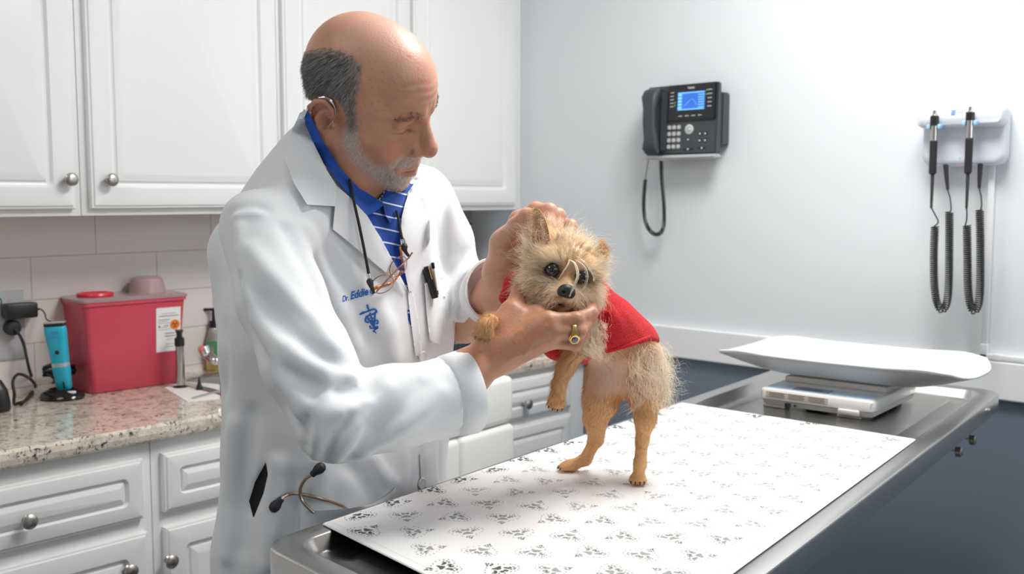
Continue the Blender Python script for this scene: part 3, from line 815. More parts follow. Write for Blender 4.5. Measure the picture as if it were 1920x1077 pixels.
e = MB().loft([sring(.0006, .94, zs0 + .004, zs1 - .004, .02), sring(.02, 1.0, zs0, zs1, .026), sring(.040, .99, zs0 + .001, zs1 - .002, .026), sring(.048, .95, zs0 + .008, zs1 - .008, .024), sring(.050, .86, zs0 + .016, zs1 - .020, .02)])
body = e.build('housing', M['stw'], st, auto=60)
e = MB().loft([sring(.040, 1.01, zs0 + H * .60, zs1 + .001, .018), sring(.062, 1.02, zs0 + H * .62, zs1 - .003, .018), sring(.078, 1.0, zs0 + H * .64, zs1 - .012, .014), sring(.084, .96, zs0 + H * .67, zs1 - .024, .008)])
brow = e.build('upper_shelf', M['stw'], st, auto=60)
e = MB(); lp = ST(1783, 211, .0845)
yq = lp[1]; e.add([(XC - .0845 + .0006 * 0, yq, lp[2] - .0045), (XC - .0845, yq - .010, lp[2] - .0045), (XC - .0795, yq - .010, lp[2] + .006), (XC - .0795, yq, lp[2] + .006)], [(0, 1, 2, 3)])
add_text(e, 'Welch Allyn', (XC - .083, yq - .013, lp[2] - .002), UW, nrm(np.array([.35, 0, 1])), .0062, bold=.004)
for v in e.V: v[:, 0] -= .0012
e.build('logo', M['bluelogo'], brow, smooth=False)
e = MB(); q = ST(1799, 294, .0515); e.lathe(q, [(.0016, 0), (.0016, .001)], axis=NW, n=10).build('indicator_light', M['led'], body)
M['steelh'] = mat('satin_steel', (0.55, 0.53, 0.50), 0.25, 1.0)
def scope(px, top, sleeve, end, coilpts, tailtop, tailend, coilend, nm_):
    a = ST(px, top, .098); z = lambda py: ST(px, py, .098)[2] - a[2]
    t = thing('scope_handle', a, nm_, 'medical scope')
    ax = (0, 0, -1.0)
    L = lambda py: -(z(py))
    MB().lathe(a, [(.0042, 0), (.0052, .001), (.0052, .010), (.0072, .011), (.0072, L(222 if px < 1780 else 214)), (.006, L(223 if px < 1780 else 215))], axis=ax, n=20).build('head', M['steelh'], t)
    y1 = (218, 236) if px < 1780 else (211, 226)
    MB().lathe(a, [(.006, L(y1[0]) - .001), (.0098, L(y1[0])), (.0098, L(y1[1]) - .001), (.0088, L(y1[1]))], axis=ax, n=20).build('collar', M['black'], t)
    MB().lathe(a, [(.0076, L(y1[1])), (.0076, L(sleeve) + .001)], axis=ax, n=20).build('steel_grip', M['steelh'], t)
    prof = [(.0080, L(sleeve)), (.0086, L(sleeve) + .002)]
    for q in np.linspace(L(sleeve) + .004, L(end) - .003, 12): prof += [(.0088, q), (.0083, q + .0015)]
    prof += [(.0070, L(end)), (.0045, L(end) + .002)]
    tl = np.linspace(L(end) + .003, L(end) + .080, 22)
    for i, q in enumerate(tl): prof += [(.0046 - .0014 * i / 21, q), (.0036 - .0010 * i / 21, q + .0016)]
    MB().lathe(a, prof, axis=ax, n=18).build('grip', M['blackr'], t)
    cb = MB()
    c = catmull([ST(x, y, .085) for x, y in coilpts], 8)
    cb.tube(coil(c, .0082, .0017, .0050, per=10), .0017, 5)
    s0 = a + np.array([0, 0, -tl[-1]]); m0 = ST(coilpts[0][0] + (6 if px < 1780 else -1), coilpts[0][1] - 8, .088)
    cb.tube(catmull([s0, (s0 + m0) / 2 + UW * .001, m0, ST(coilpts[0][0] - 4, coilpts[0][1] + 2, .088)], 6), .0017, 6)
    ee = coilpts[-1]; w0 = ST(*tailtop, .042); w1 = ST(*tailend, .052)
    cb.tube(catmull([w1, (w1 + ST(ee[0] + 5, ee[1] - 6, .08)) / 2 + UW * .001, ST(ee[0] + 3, ee[1] - 4, .085), ST(ee[0] - 2, ee[1] + 2, .088)], 6), .0017, 6)
    cb.tube([w0 + ZW * .004, (w0 * .5 + w1 * .5), w1], [.0058, .0050, .0034], 12)
    cb.build('coiled_cord', M['blackr'], t)
    # pale blue holder ears (belong to the station)
    h = ST(px, 238 if px < 1780 else 231, .092)
    MB().box(h + UW * .0125, (.022, .009, .012), .003).box(h - UW * .0125, (.022, .009, .012), .003).box(h - NW * .010 , (.014, .032, .009), .003).build('holder', M['blue_clip'], st)
scope(1753, 207, 264, 326, [(1753, 425), (1751, 480), (1752, 535), (1757, 568), (1766, 581), (1775, 568), (1779, 530), (1780, 440), (1780, 398)], (1773, 313), (1777, 356), None, 'left one of the two black scope handles hanging on the white wall station')
scope(1820, 200, 259, 325, [(1813, 423), (1814, 480), (1815, 535), (1819, 570), (1827, 583), (1835, 568), (1838, 530), (1838, 440), (1837, 394)], (1838, 311), (1836, 353), None, 'right one of the two black scope handles hanging on the white wall station')
# cable channel
q0 = ST(1861, 312, .008); q1 = ST(1861, 668, .008)
e = MB().box2((XC - .0005, q0[1] + .007, 1.023), (XC - .014, q0[1] - .007, zs0 + .01), .002)
e.box2((XC - .0005, q0[1] + .0085, 1.022), (XC - .017, q0[1] - .0085, 1.06), .002).box2((XC - .0005, q0[1] + .0085, 1.0225), (XC - .017, -1.2, 1.037), .002)
e.box2((XC - .0005, q0[1] - .02, 1.022), (XC - .018, q0[1] - .04, 1.0385), .002)
tag(e.build('cable_channel', M['white'], None), 'white plastic cable channel running down the wall from the scope station', 'cable channel')

# ---------------------------------------------------------------- baby scale
TB = TZ - .0180
A_ = onZ(1424, 762, TB); B_ = onZ(1636, 792, TB); C_ = onZ(1728, 752, TB)
su = nrm(B_ - A_); sv = nrm(np.cross([0, 0, 1.0], su)); Ls = np.linalg.norm(B_ - A_); Ws = abs((C_ - B_) @ sv)
M['scalew'] = mat('warm_white_plastic', (0.80, 0.79, 0.76), 0.32)
M['trayw'] = mat('white_tray_plastic', (0.86, 0.87, 0.88), 0.25, sss=0.0)
sc = thing('veterinary_scale', A_ + su * Ls / 2 + sv * Ws / 2, 'white electronic pet scale with a big curved tray at the far end of the table', 'scale')
ZB = TB + .0006
def S_(u, v, z): return A_ + su * u + sv * v + np.array([0, 0, z + .0006])
def sq(i, z, r=.012):
    k = 5; out = []
    for cu, cv, a0 in ((Ls - i - r, Ws - i - r, 0), (i + r, Ws - i - r, 90), (i + r, i + r, 180), (Ls - i - r, i + r, 270)):
        for a in np.linspace(a0, a0 + 90, k): out.append(S_(cu + r * math.cos(math.radians(a)), cv + r * math.sin(math.radians(a)), z))
    return out
e = MB().loft([sq(.004, .006), sq(.001, .016), sq(.003, .0165), sq(0, .018), sq(0, .036), sq(.002, .039), sq(.008, .040)])
bs = e.build('base', M['scalew'], sc, auto=40)
for (u, v) in ((.03, .02), (Ls - .05, .02), (.03, Ws - .03), (Ls - .05, Ws - .03)):
    MB().box(S_(u, v, .003), (.05, .03, .0066), .002, axes=[su, sv, ZV]).build('foot', M['scalew'], sc)
M['paleblue'] = mat('pale_blue_panel', (0.52, 0.68, 0.82), 0.3); M['lcdg'] = mat('grey_lcd_window', (0.22, 0.26, 0.32), 0.2); M['lcdd'] = mat('lcd_glass_dark', (0.10, 0.11, 0.12), 0.15)
MB().box(S_(Ls * .5, .038, .0402), (Ls * .93, .056, .0008), .0003, axes=[su, sv, ZV]).build('control_panel', M['paleblue'], bs)
MB().box(S_(Ls * .42, .036, .041), (.078, .036, .0016), .0005, axes=[su, sv, ZV]).box(S_(Ls * .42, .034, .0420), (.048, .016, .0008), .0002, axes=[su, sv, ZV], m=1).build('display', [M['lcdg'], M['lcdd']], bs)
MB().box(S_(Ls * .80, -.001, .012), (.045, .006, .012), .0028, axes=[su, sv, ZV]).build('latch', M['scalew'], bs)
M['lbl'] = mat('yellowed_label', (0.76, 0.71, 0.62), 0.5); M['lblt'] = mat('label_small_print', (0.30, 0.22, 0.15), 0.6)
e = MB().box(S_(Ls * .34, -.0002, .029), (Ls * .56, .0008, .012), .0002, axes=[su, sv, ZV])
for k in range(3):
    for r2 in range(4):
        e.box(S_(Ls * (.16 + .18 * k), -.0008, .0335 - r2 * .003), (Ls * (.15 - .02 * (r2 % 2)), .0004, .0009), 0, axes=[su, sv, ZV], m=1)
e.build('label', [M['lbl'], M['lblt']], bs, smooth=False)
MB().box(S_(Ls * .26, .001, .010), (.012, .005, .008), .001, axes=[su, sv, ZV]).lathe(S_(Ls * .33, -.001, .011), [(.0025, 0), (.0025, .002)], axis=-sv, n=10).build('power_socket', M['black'], bs)
MB().box(S_(Ls * .5, Ws * .66, .0460), (Ls * .92, Ws * .56, .0125), .003, axes=[su, sv, ZV]).build('platform', M['scalew'], sc)
# tray
tu0, tu1, tv0, tv1 = -.300, .300, -.125, .165
nu, nv = 61, 33
def tray(u, v, dz=0.0):
    a = np.clip((np.abs(u) - .12) / .18, 0, 1); vn = v / .15
    side = .062 * np.abs(vn) ** 2.6
    end = a ** 1.6 * .050 * (1 - .35 * np.abs(vn) ** 2)
    z = .0575 + side * (1 - .55 * a ** 2) + end
    z = z - .020 * np.clip((np.abs(u) - .265) / .035, 0, 1) ** 2
    z = z - .010 * np.clip((np.abs(vn) - .93) / .07, 0, 1) ** 2
    return z + dz
cu_ = Ls / 2 + .014; cv_ = Ws * .56
Vt = []
for s_ in (0, 1):
    for i in range(nu):
        for j in range(nv):
            t = i / (nu - 1) * 2 - 1; q = j / (nv - 1) * 2 - 1
            wv = .150 * (1 - .10 * abs(t) ** 6 - .05 * abs(t) ** 2); lu = .272 * (1 - .10 * abs(q) ** 3)
            u = lu * math.copysign(abs(t) ** .95, t); v = wv * q
            Vt.append(S_(cu_ + u, cv_ + v, float(tray(u, v)) - s_ * .0045))
Ft = []; nn_ = nu * nv
for i in range(nu - 1):
    for j in range(nv - 1):
        a = i * nv + j; f = (a, a + nv, a + nv + 1, a + 1); Ft.append(f); Ft.append(tuple(k + nn_ for k in f[::-1]))
for i in range(nu - 1):
    for j in (0, nv - 1): a = i * nv + j; Ft.append((a, a + nv, a + nv + nn_, a + nn_) if j else (a + nn_, a + nv + nn_, a + nv, a))
for j in range(nv - 1):
    for i in (0, nu - 1): a = i * nv + j; Ft.append((a, a + 1, a + 1 + nn_, a + nn_) if not i else (a + nn_, a + 1 + nn_, a + 1, a))
tr = mobj('tray', Vt, Ft, M['trayw'], sc, True)

# ================================================================ THINGS ON THE WORKTOP
CZ = 0.917
def CT(px, py): return onZ(px, py, CZ)
# sharps container
M['redp'] = mat('red_translucent_plastic', (0.78, 0.09, 0.14), 0.30, trans=0.25, spec=0.4)
M['redlid'] = mat('clear_pink_plastic', (0.86, 0.60, 0.62), 0.2, trans=0.55)
M['redcap'] = mat('red_cap_plastic', (0.70, 0.02, 0.04), 0.3)
M['label'] = mat('white_label', (0.80, 0.78, 0.78), 0.5); M['lt'] = mat('label_print_grey', (0.25, 0.22, 0.25), 0.6); M['orange'] = mat('hazard_orange', (0.85, 0.22, 0.02), 0.5)
f0 = CT(172, 741); f1 = CT(338, 718)
sa = nrm(f1 - f0); sb = np.array([-sa[1], sa[0], 0.0]); sb = sb if sb[1] > 0 else -sb
fl = np.linalg.norm(f1 - f0); dep_ = .130
ztop = onY(160, 566, f0[1])[2]; hh = ztop - CZ
shp = thing('sharps_container', f0 + sa * fl / 2 + sb * dep_ / 2, 'red translucent sharps container with a white hazard label on the worktop', 'container')
def K(u, v, z): return f0 + sa * u + sb * v + np.array([0, 0, z])
def kr(g, z, r=.016):
    out = []
    for cu, cv, a0 in ((fl + g - r, dep_ + g - r, 0), (-g + r, dep_ + g - r, 90), (-g + r, -g + r, 180), (fl + g - r, -g + r, 270)):
        for a in np.linspace(a0, a0 + 90, 6): out.append(K(cu + r * math.cos(math.radians(a)), cv + r * math.sin(math.radians(a)), z))
    return out
g1 = .016
cb_ = MB().loft([kr(-.003, .0008), kr(0, .004), kr(g1 * .5, hh * .5), kr(g1, hh - .012), kr(g1 + .004, hh - .012), kr(g1 + .004, hh)], cap1=True).build('bin', M['redp'], shp, auto=50)
lid = MB().loft([kr(g1 + .006, hh - .003), kr(g1 + .007, hh + .003), kr(g1 + .002, hh + .006), kr(g1 - .01, hh + .007)]).build('lid', M['redlid'], shp, auto=50)
MB().lathe(K(fl * .17, dep_ * .42, hh + .0065), [(.043, 0), (.045, .004), (.043, .009), (.034, .010), (.032, .007)], n=36).build('round_cap', M['redcap'], lid)
MB().lathe(K(fl * .80, dep_ * .60, hh + .0065), [(.047, 0), (.044, .022), (.040, .036), (.034, .040)], n=36).build('dome', M['redlid'], lid)
lb = MB(); tl_ = lambda z: g1 * z / hh
def LK(u, z, o=.0012): return K(u, -tl_(z) - o, z)
lu0 = fl * .715; lu1 = fl * 1.00; lz0 = hh * .38; lz1 = hh * .875
lb.add([LK(lu0, lz0, 0), LK(lu1, lz0, 0), LK(lu1, lz1, 0), LK(lu0, lz1, 0), LK(lu0, lz0), LK(lu1, lz0), LK(lu1, lz1), LK(lu0, lz1)], [(4, 5, 6, 7), (0, 3, 2, 1), (0, 1, 5, 4), (1, 2, 6, 5), (2, 3, 7, 6), (3, 0, 4, 7)], 0)
for (y0, y1, x0, x1) in ((.86, .87, .2, .8), (.80, .82, .1, .9), (.72, .735, .08, .55), (.68, .69, .08, .5), (.64, .65, .08, .55), (.58, .60, .3, .5), (.55, .56, .08, .5), (.50, .51, .08, .6), (.40, .42, .35, .75), (.34, .36, .35, .8), (.27, .28, .4, .65), (.55, .6, .08, .16), (.10, .11, .4, .8), (.16, .17, .4, .9)):
    z0 = lz0 + (lz1 - lz0) * y0; z1 = lz0 + (lz1 - lz0) * y1; a = lu0 + (lu1 - lu0) * x0; b2 = lu0 + (lu1 - lu0) * x1
    lb.add([LK(a, z0, .0015), LK(b2, z0, .0015), LK(b2, z1, .0015), LK(a, z1, .0015)], [(0, 1, 2, 3)], 1)
hc = (lu0 + (lu1 - lu0) * .76, lz0 + (lz1 - lz0) * .60)
a = np.linspace(0, 2 * math.pi, 24, endpoint=False); R_ = .0135
lb.add([LK(hc[0] + R_ * math.cos(t), hc[1] + R_ * math.sin(t), .0016) for t in a], [tuple(range(24))], 2)
for k in range(3):   # biohazard trefoil
    th = math.radians(90 + 120 * k); cx2, cz2 = hc[0] + .0048 * math.cos(th), hc[1] + .0048 * math.sin(th)
    n = 14; q = []
    for rr in (.0050, .0034):
        for t in np.linspace(th + math.radians(35), th + math.radians(325), n): q.append(LK(cx2 + rr * math.cos(t - 0), cz2 + rr * math.sin(t - 0), .0019))
    # open towards the outside
    q = []
    for rr in (.0052, .0034):
        for t in np.linspace(th + math.radians(40), th + math.radians(320), n): q.append(LK(cx2 + rr * math.cos(t), cz2 + rr * math.sin(t), .0019))
    lb.add(q, [(i, i + 1, i + 1 + n, i + n) for i in range(n - 1)], 3)
lb.build('label', [M['label'], M['lt'], M['orange'], M['black']], cb_, smooth=False)

# clippers on dock
M['teal'] = mat('teal_blue_plastic', (0.02, 0.42, 0.58), 0.3); M['silv'] = mat('silver_plastic', (0.55, 0.56, 0.57), 0.3, 0.4)
dk_c = CT(117, 748)
dock = thing('charging_dock', dk_c, 'black oval charging dock under the teal hair clipper', 'charger')
rd = nrm(np.array([RV[0], RV[1], 0])); fd = nrm(np.array([Dh[0], Dh[1], 0]))
MB().lathe(dk_c, [(.052, .0006), (.054, .006), (.050, .014), (.036, .022), (.030, .026), (.026, .022)], n=36, sx=1.0, sy=.8, xdir=rd).build('dock_body', M['blackg'], dock)
MB().box(dk_c + rd * .030 + np.array([0, 0, .0195]) - fd * .018, (.022, .010, .006), .002, axes=[rd, fd, ZV]).build('label', M['ink'], dock)
cl0 = onY(121, 728, dk_c[1]); cl1 = onY(103, 612, dk_c[1]); cax = nrm(cl1 - cl0); cL = np.linalg.norm(cl1 - cl0)
clip = thing('hair_clipper', cl0, 'teal cordless hair clipper standing in the black dock', 'clippers')
rings = []
cr = nrm(rd - cax * (rd @ cax)); cf = nrm(np.cross(cax, cr))
for t, w, d in ((-.02, .0145, .010), (.0, .0165, .0125), (.25, .0195, .0145), (.36, .0200, .0150), (.42, .0200, .0150), (.7, .0225, .0160), (.9, .0255, .0150), (.98, .0255, .012), (1.0, .024, .010)):
    a = np.linspace(0, 2 * math.pi, 28, endpoint=False); rings.append(cl0 + cax * cL * t + (np.sign(np.cos(a)) * np.abs(np.cos(a)) ** .6 * w)[:, None] * cr + (np.sign(np.sin(a)) * np.abs(np.sin(a)) ** .6 * d)[:, None] * cf)
cb2 = MB().loft(rings[:4], m=0).loft(rings[3:5], m=1, cap0=False, cap1=False).loft(rings[4:], m=0).build('body', [M['teal'], M['silv']], clip, auto=50)
top = cl0 + cax * cL
toc = -cf if (-cf) @ fd < 0 else cf
MB().box(top + cax * .004, (.048, .016, .008), .001, axes=[cr, cf, cax]).box(top + cax * .009, (.050, .014, .004), .0005, axes=[cr, cf, cax], m=1).build('blade', [M['black'], M['silv']], clip)
MB().lathe(cl0 + cax * cL * .60 + toc * .0150 + cr * .003, [(.0052, 0), (.0052, .002), (.004, .003)], axis=toc, n=20).build('button', M['black'], clip)
MB().box(cl0 + cax * cL * .07 + toc * .0125 + cr * .006, (.004, .004, .018), .001, axes=[cr, cf, cax]).build('switch', M['black'], clip)
e = MB(); add_text(e, 'Wahl', cl0 + cax * cL * .90 + toc * .0160 - cr * .008, cr, cax, .009, bold=.01, shear=.3); add_text(e, 'Bravura', cl0 + cax * cL * .83 + toc * .0170 - cr * .016, cr, cax, .0095, shear=.3)
e.build('lettering', M['bluelogo'], clip, smooth=False)

# outlet + plugs
oy = YC - .008
def OP(px, py, w): return onY(px, py, oy - w)
o0 = OP(-22, 548, .005); o1 = OP(50, 672, .005)
ot = thing('wall_outlet', (o1[0] * .5 + o0[0] * .5, oy, o1[2]), 'grey double wall socket plate on the tiles behind the plugs', 'power outlet')
M['plate'] = mat('grey_socket_plate', (0.48, 0.48, 0.50), 0.4)
MB().box2((o0[0], oy - .006, o1[2]), (o1[0], oy - .0003, o0[2]), .003).build('plate', M['plate'], ot)
for px_, py_ in ((18, 563), (18, 633)):
    q = OP(px_, py_, .006); MB().lathe(q, [(.003, 0), (.003, .001)], axis=(0, -1, 0), n=12).build('screw', M['plate'], ot)
q = OP(16, 620, .006); MB().box(q + np.array([0, .001, 0]), (.034, .003, .045), .001).build('socket', M['plate'], ot)
ad0 = OP(4, 570, .02); ad1 = OP(66, 594, .02)
ad = thing('power_adapter', OP(35, 582, .02), 'flat black power adapter plugged into the upper socket', 'adapter')
MB().box2((ad0[0], oy - .045, ad1[2]), (ad1[0], oy - .0065, ad0[2]), .006).build('housing', M['black'], ad)
aw = np.array([[0, 0, 0.]]); pts = [OP(64, 580, .03), OP(76, 580, .03), OP(84, 588, .04), OP(88, 600, .06)]; pts.append(top + cax * .004 + cf * .0 - toc * .012); 
MB().tube(catmull(pts, 8), .0016, 8).tube([OP(62, 580, .03), OP(74, 580, .03)], .0028, 10).build('cable', M['blackr'], ad)
pg = thing('plug', OP(19, 614, .01), 'round black plug and looping black cord below the adapter', 'power cord')
MB().lathe(OP(19, 614, .0065), [(.014, 0), (.019, .006), (.019, .022), (.015, .028), (.006, .030)], axis=(0, -1, 0), n=24).build('plug_body', M['blackr'], pg)
cpt = [OP(24, 617, .030), OP(32, 622, .04), OP(44, 645, .04), OP(54, 690, .05)] + [CT(64, 728) + np.array([0, 0, .004]), CT(52, 752) + np.array([0, 0, .005]), CT(28, 762) + np.array([0, 0, .004])] + [onY(27, 738, 2.42), onY(24, 716, 2.44), onY(35, 702, 2.46), onY(58, 712, 2.45), CT(66, 735) + np.array([0, 0, .006]), CT(40, 762) + np.array([0, 0, .004])]
cpt = np.array(cpt); cpt[:, 2] = np.maximum(cpt[:, 2], CZ + .0042)
cpt = catmull(cpt, 8); cpt[:, 2] = np.maximum(cpt[:, 2], CZ + .0042)
MB().tube(cpt, .0036, 10).build('cord', M['blackr'], pg)
# black tool at the frame's left edge
bt = CT(-8, 772)
dv = thing('electric_shaver', bt, 'black rounded device cut off by the left edge of the photo', 'device')
MB().lathe(bt, [(.030, .0006), (.033, .004), (.033, .020), (.028, .050), (.016, .072), (.005, .078)], n=32, sx=1.0, sy=.8, xdir=rd).build('body', M['black'], dv)
gr = OP(2, 566, .05); M['green'] = mat('green_plastic', (0.02, 0.16, 0.08), 0.2)
MB().tube([gr + rd * .015 * math.cos(t) + ZV * .012 * math.sin(t) - rd * .014 for t in np.linspace(0, 6.283, 20, endpoint=False)], .002, 8, closed=True).build('loop', M['green'], dv)
# folded cable behind the dock
fc = thing('cable_bundle', CT(85, 722), 'bundle of folded black cable between the clipper dock and the red container', 'cable')
c0 = onY(80, 697, 2.54); c1 = onY(140, 693, 2.545)
bd = MB()
for k in range(5):
    o = np.array([0, -.004 * (k % 3), -.010 + .005 * k]); bd.tube(catmull([c0 + o, (c0 * .6 + c1 * .4) + o * 1.6 + [0, 0, .004], (c0 * .3 + c1 * .7) + o, c1 + o], 6), .0036, 8)
bd.tube(catmull([c0, c0 * .7 + c1 * .3 + [0, -.01, -.02], CT(95, 726) + [0, 0, .0042]], 6), .003, 8); bd.build('cable_loops', M['blackr'], fc)

# towel, scope handle, cone, probe, soap
tw = [CT(308, 728), CT(352, 755), CT(412, 749), CT(412, 722), CT(345, 716)]
M['paper'] = mat('white_paper_towel', (0.80, 0.77, 0.75), 0.9, bump=(250, 0.3, 0.001))
pts = []
for i in range(5):
    a, b2 = tw[i], tw[(i + 1) % 5]
    for t in np.linspace(0, 1, 10, endpoint=False): q = a * (1 - t) + b2 * t; pts.append(q + nrm(np.cross(ZV, b2 - a)) * .0018 * math.sin(t * 31))
pts = np.array(pts); c = pts.mean(0)
V = np.vstack([pts * [1, 1, 0] + [0, 0, CZ + .0003], pts * [1, 1, 0] + [0, 0, CZ + .0016], [[c[0], c[1], CZ + .0018]]]); n = len(pts)
F = [(i, (i + 1) % n, n + (i + 1) % n, n + i) for i in range(n)] + [(n + i, n + (i + 1) % n, 2 * n) for i in range(n)] + [tuple(range(n))[::-1]]
tag(mobj('paper_towel', V, F, M['paper'], None, False), 'white scalloped paper towel lying beside the sink', 'paper towel')
lc = onZ(339, 726, CZ + .0018); lt_ = onY(334, 619, lc[1])[2] - lc[2]
lg = thing('otoscope_handle', lc, 'upright steel scope handle with black ends on the paper towel', 'medical tool')
MB().lathe(lc, [(.019, .0002), (.019, .002), (.010, .004), (.009, .010)], n=28).build('foot', M['black'], lg)
MB().lathe(lc, [(.0108, .006), (.0112, .010), (.0108, lt_ * .72)], n=28).build('handle', M['steelh'], lg)
MB().lathe(lc, [(.0125, lt_ * .72), (.0125, lt_ * .85), (.0075, lt_ * .88), (.0070, lt_ * .93), (.0105, lt_ * .99), (.0095, lt_)], n=28).build('head', M['black'], lg)
cn = onZ(374, 731, CZ + .0018)
tag(MB().lathe(cn, [(.0085, .0003), (.009, .004), (.0065, .010), (.003, .022), (.0016, .032)], n=20).build('ear_cone', M['black'], None), 'small black cone tip on the paper towel beside the steel handle', 'speculum')
pb = [onZ(360, 747, CZ + .004), onZ(412, 734, CZ + .004)]
tag(MB().tube(pb, [.0012, .0018], 10).tube([pb[0] + [.002, .004, 0], pb[1] + [.004, .010, 0]], .0015, 8).build('tweezers', M['chrome'], None), 'thin silver tweezers lying on the paper towel', 'tweezers')
sp0 = CT(403, 694); spb = thing('soap_bottle', sp0, 'clear soap bottle with yellow soap and black pump, behind the coat by the sink', 'soap dispenser')
zh = lambda py: onY(405, py, sp0[1])[2] - CZ
M['soap'] = mat('yellow_soap', (0.75, 0.60, 0.20), 0.15, trans=0.3); M['clear'] = mat('clear_bottle_plastic', (0.75, 0.72, 0.66), 0.1, trans=0.6)
h1 = zh(612)
MB().lathe(sp0, [(.024, .0006), (.026, .004), (.026, h1 * .42)], n=4, xdir=nrm(rd + fd)).build('soap', M['soap'], spb, smooth=False)
MB().lathe(sp0, [(.027, h1 * .42), (.027, h1 * .55), (.018, h1 * .85), (.010, h1)], n=28).build('bottle', M['clear'], spb)
MB().box(sp0 + ZV * h1 * .52 - fd * .024, (.034, .004, h1 * .35), .001, axes=[rd, fd, ZV]).build('label', mat('green_label', (.08, .35, .16), .4), spb)
MB().lathe(sp0, [(.012, h1 * .98), (.012, h1 * 1.12), (.005, h1 * 1.14), (.004, h1 * 1.35), (.008, h1 * 1.36), (.008, h1 * 1.42)], n=20).box(sp0 + ZV * h1 * 1.39 - rd * .012, (.03, .008, .007), .002, axes=[rd, fd, ZV]).build('pump', M['black'], spb)
fa = onY(381, 652, 2.40); fc_ = thing('faucet', (1.58, 2.50, CZ), 'chrome faucet with a curved lever over the sink, partly behind the coat', 'faucet')
MB().lathe((1.58, 2.554, CZ + .0006), [(.024, 0), (.024, .01), (.018, .02), (.018, .10), (.012, .115)], n=24).build('column', M['chrome'], fc_)
q0 = fa; lev = catmull([q0, q0 + rd * .012 - ZV * .020, q0 + rd * .045 - ZV * .034, (1.50, 2.50, CZ + .105), (1.58, 2.554, CZ + .11)], 8)
MB().tube(lev, np.linspace(.016, .007, len(lev)), 12).build('lever', M['chrome'], fc_)
MB().box(q0 - fd * .014, (.016, .003, .016), .002, axes=[nrm(rd + ZV), fd, nrm(ZV - rd)]).build('temperature_mark', mat('red_mark', (.75, .25, .22), .4), fc_)

# right-hand clutter under the cupboards
mo = thing('monitor', (2.30, 2.54, CZ), 'small dark-framed screen under the wall cabinet, seen behind the far sleeve', 'monitor')
ma = onY(886, 418, 2.52); mb_ = onY(878, 470, 2.52)
MB().box2((ma[0] - .42, 2.52, ma[2] - .26), (ma[0], 2.54, ma[2]), .004).build('frame', M['black'], mo)
MB().box2((ma[0] - .41, 2.5185, ma[2] - .25), (ma[0] - .008, 2.5201, ma[2] - .008)).build('screen', mat('lit_screen', (.3, .45, .6), .3, emit=((.22, .40, .55), .6)), mo)
MB().box2((ma[0] - .24, 2.53, CZ + .008), (ma[0] - .18, 2.545, ma[2] - .2), .002).box2((ma[0] - .30, 2.47, CZ + .0006), (ma[0] - .12, 2.58, CZ + .009), .003).build('stand', M['black'], mo)
mo.location = Vector((ma[0] - .21, 2.53, CZ))
for c in mo.children: c.location = c.location + Vector((2.30 - (ma[0] - .21), 2.54 - 2.53, 0))
kb = CT(850, 648); kt = thing('keyboard', kb, 'black keyboard on the worktop behind the near forearm', 'keyboard')
kc = np.array([2.10, 2.28, CZ])
kt.location = Vector(kc)
MB().box(kc + ZV * .0085, (.40, .14, .016), .004).build('case', M['black'], kt)
e = MB()
for i in range(16):
    for j in range(5): e.box(kc + np.array([-.18 + i * .024, -.05 + j * .025, .0185]), (.019, .019, .005), .0015)
e.build('keys', M['black'], kt)
sx = [np.array([2.12 + .06 * math.cos(t) + .10 * t / 6, 2.17 + .05 * math.sin(t), CZ + .006 + .012 * abs(math.sin(t * .7))]) for t in np.linspace(0, 12, 60)]
tag(MB().tube(sx, .0045, 10).lathe(sx[-1], [(.02, 0), (.02, .008), (.012, .012)], n=20).build('black_tubing', M['blackr'], None), 'coiled black tubing on the worktop behind the raised paw', 'tubing')

# ---------------------------------------------------------------- white chair
M['leath'] = mat('white_leatherette', (0.80, 0.79, 0.76), 0.42, bump=(200, 0.04, 0.001))
ch0 = onY(905, 1000, 1.80)
def CP(px, py, Y=1.74): return onY(px, py, Y)
cw0 = CP(800, 800); cw1 = CP(948, 800)
chx = (cw0[0] + cw1[0]) / 2; cwid = 0.42
ctop = CP(930, 706)[2]
cdir = nrm(np.array([1.0, .10, 0])); cback = np.array([-cdir[1], cdir[0], 0]); cr0 = np.array([CP(950, 800)[0], 1.74, 0]) - cdir * cwid / 2
chair = thing('stool_chair', (cr0[0], cr0[1] - .2, 0), 'white padded chair with a segmented back, between the man and the drawers', 'chair')
czs = CP(940, 792)[2]
def cush(z0, z1, t=.05, w=cwid, x=0.0):
    return MB().box(cr0 + cdir * x + ZV * (z0 + z1) / 2 + cback * (.02 * (z0 - .9)), (w, t, z1 - z0), .016, axes=[cdir, cback, ZV], seg=4)
for (za, zb2) in ((czs + .001, ctop), (czs - .21, czs - .001), (czs - .42, czs - .212)):
    for s_ in (-1, 1): cush(za, zb2, w=cwid / 2 - .001, x=s_ * cwid / 4).build('back_cushion', M['leath'], chair)
MB().box(cr0 - cback * .20 + ZV * .50, (.44, .42, .07), .02, axes=[cdir, cback, ZV], seg=4).build('seat', M['leath'], chair)
MB().lathe((cr0 - cback * .2) * [1, 1, 0] + [0, 0, .06], [(.03, 0), (.03, .2), (.02, .2), (.02, .42)], n=20).build('column', M['chrome'], chair)
e = MB()
for k in range(5):
    t = k * 2 * math.pi / 5; d = np.array([math.cos(t), math.sin(t), 0]); c = (cr0 - cback * .2) * [1, 1, 0]
    e.tube([c + ZV * .07, c + d * .24 + ZV * .05], [.018, .012], 10).lathe(c + d * .24 + ZV * .0245, [(.024, -.012), (.024, .012)], axis=np.cross(d, ZV), n=16)
e.build('castor_base', M['black'], chair)
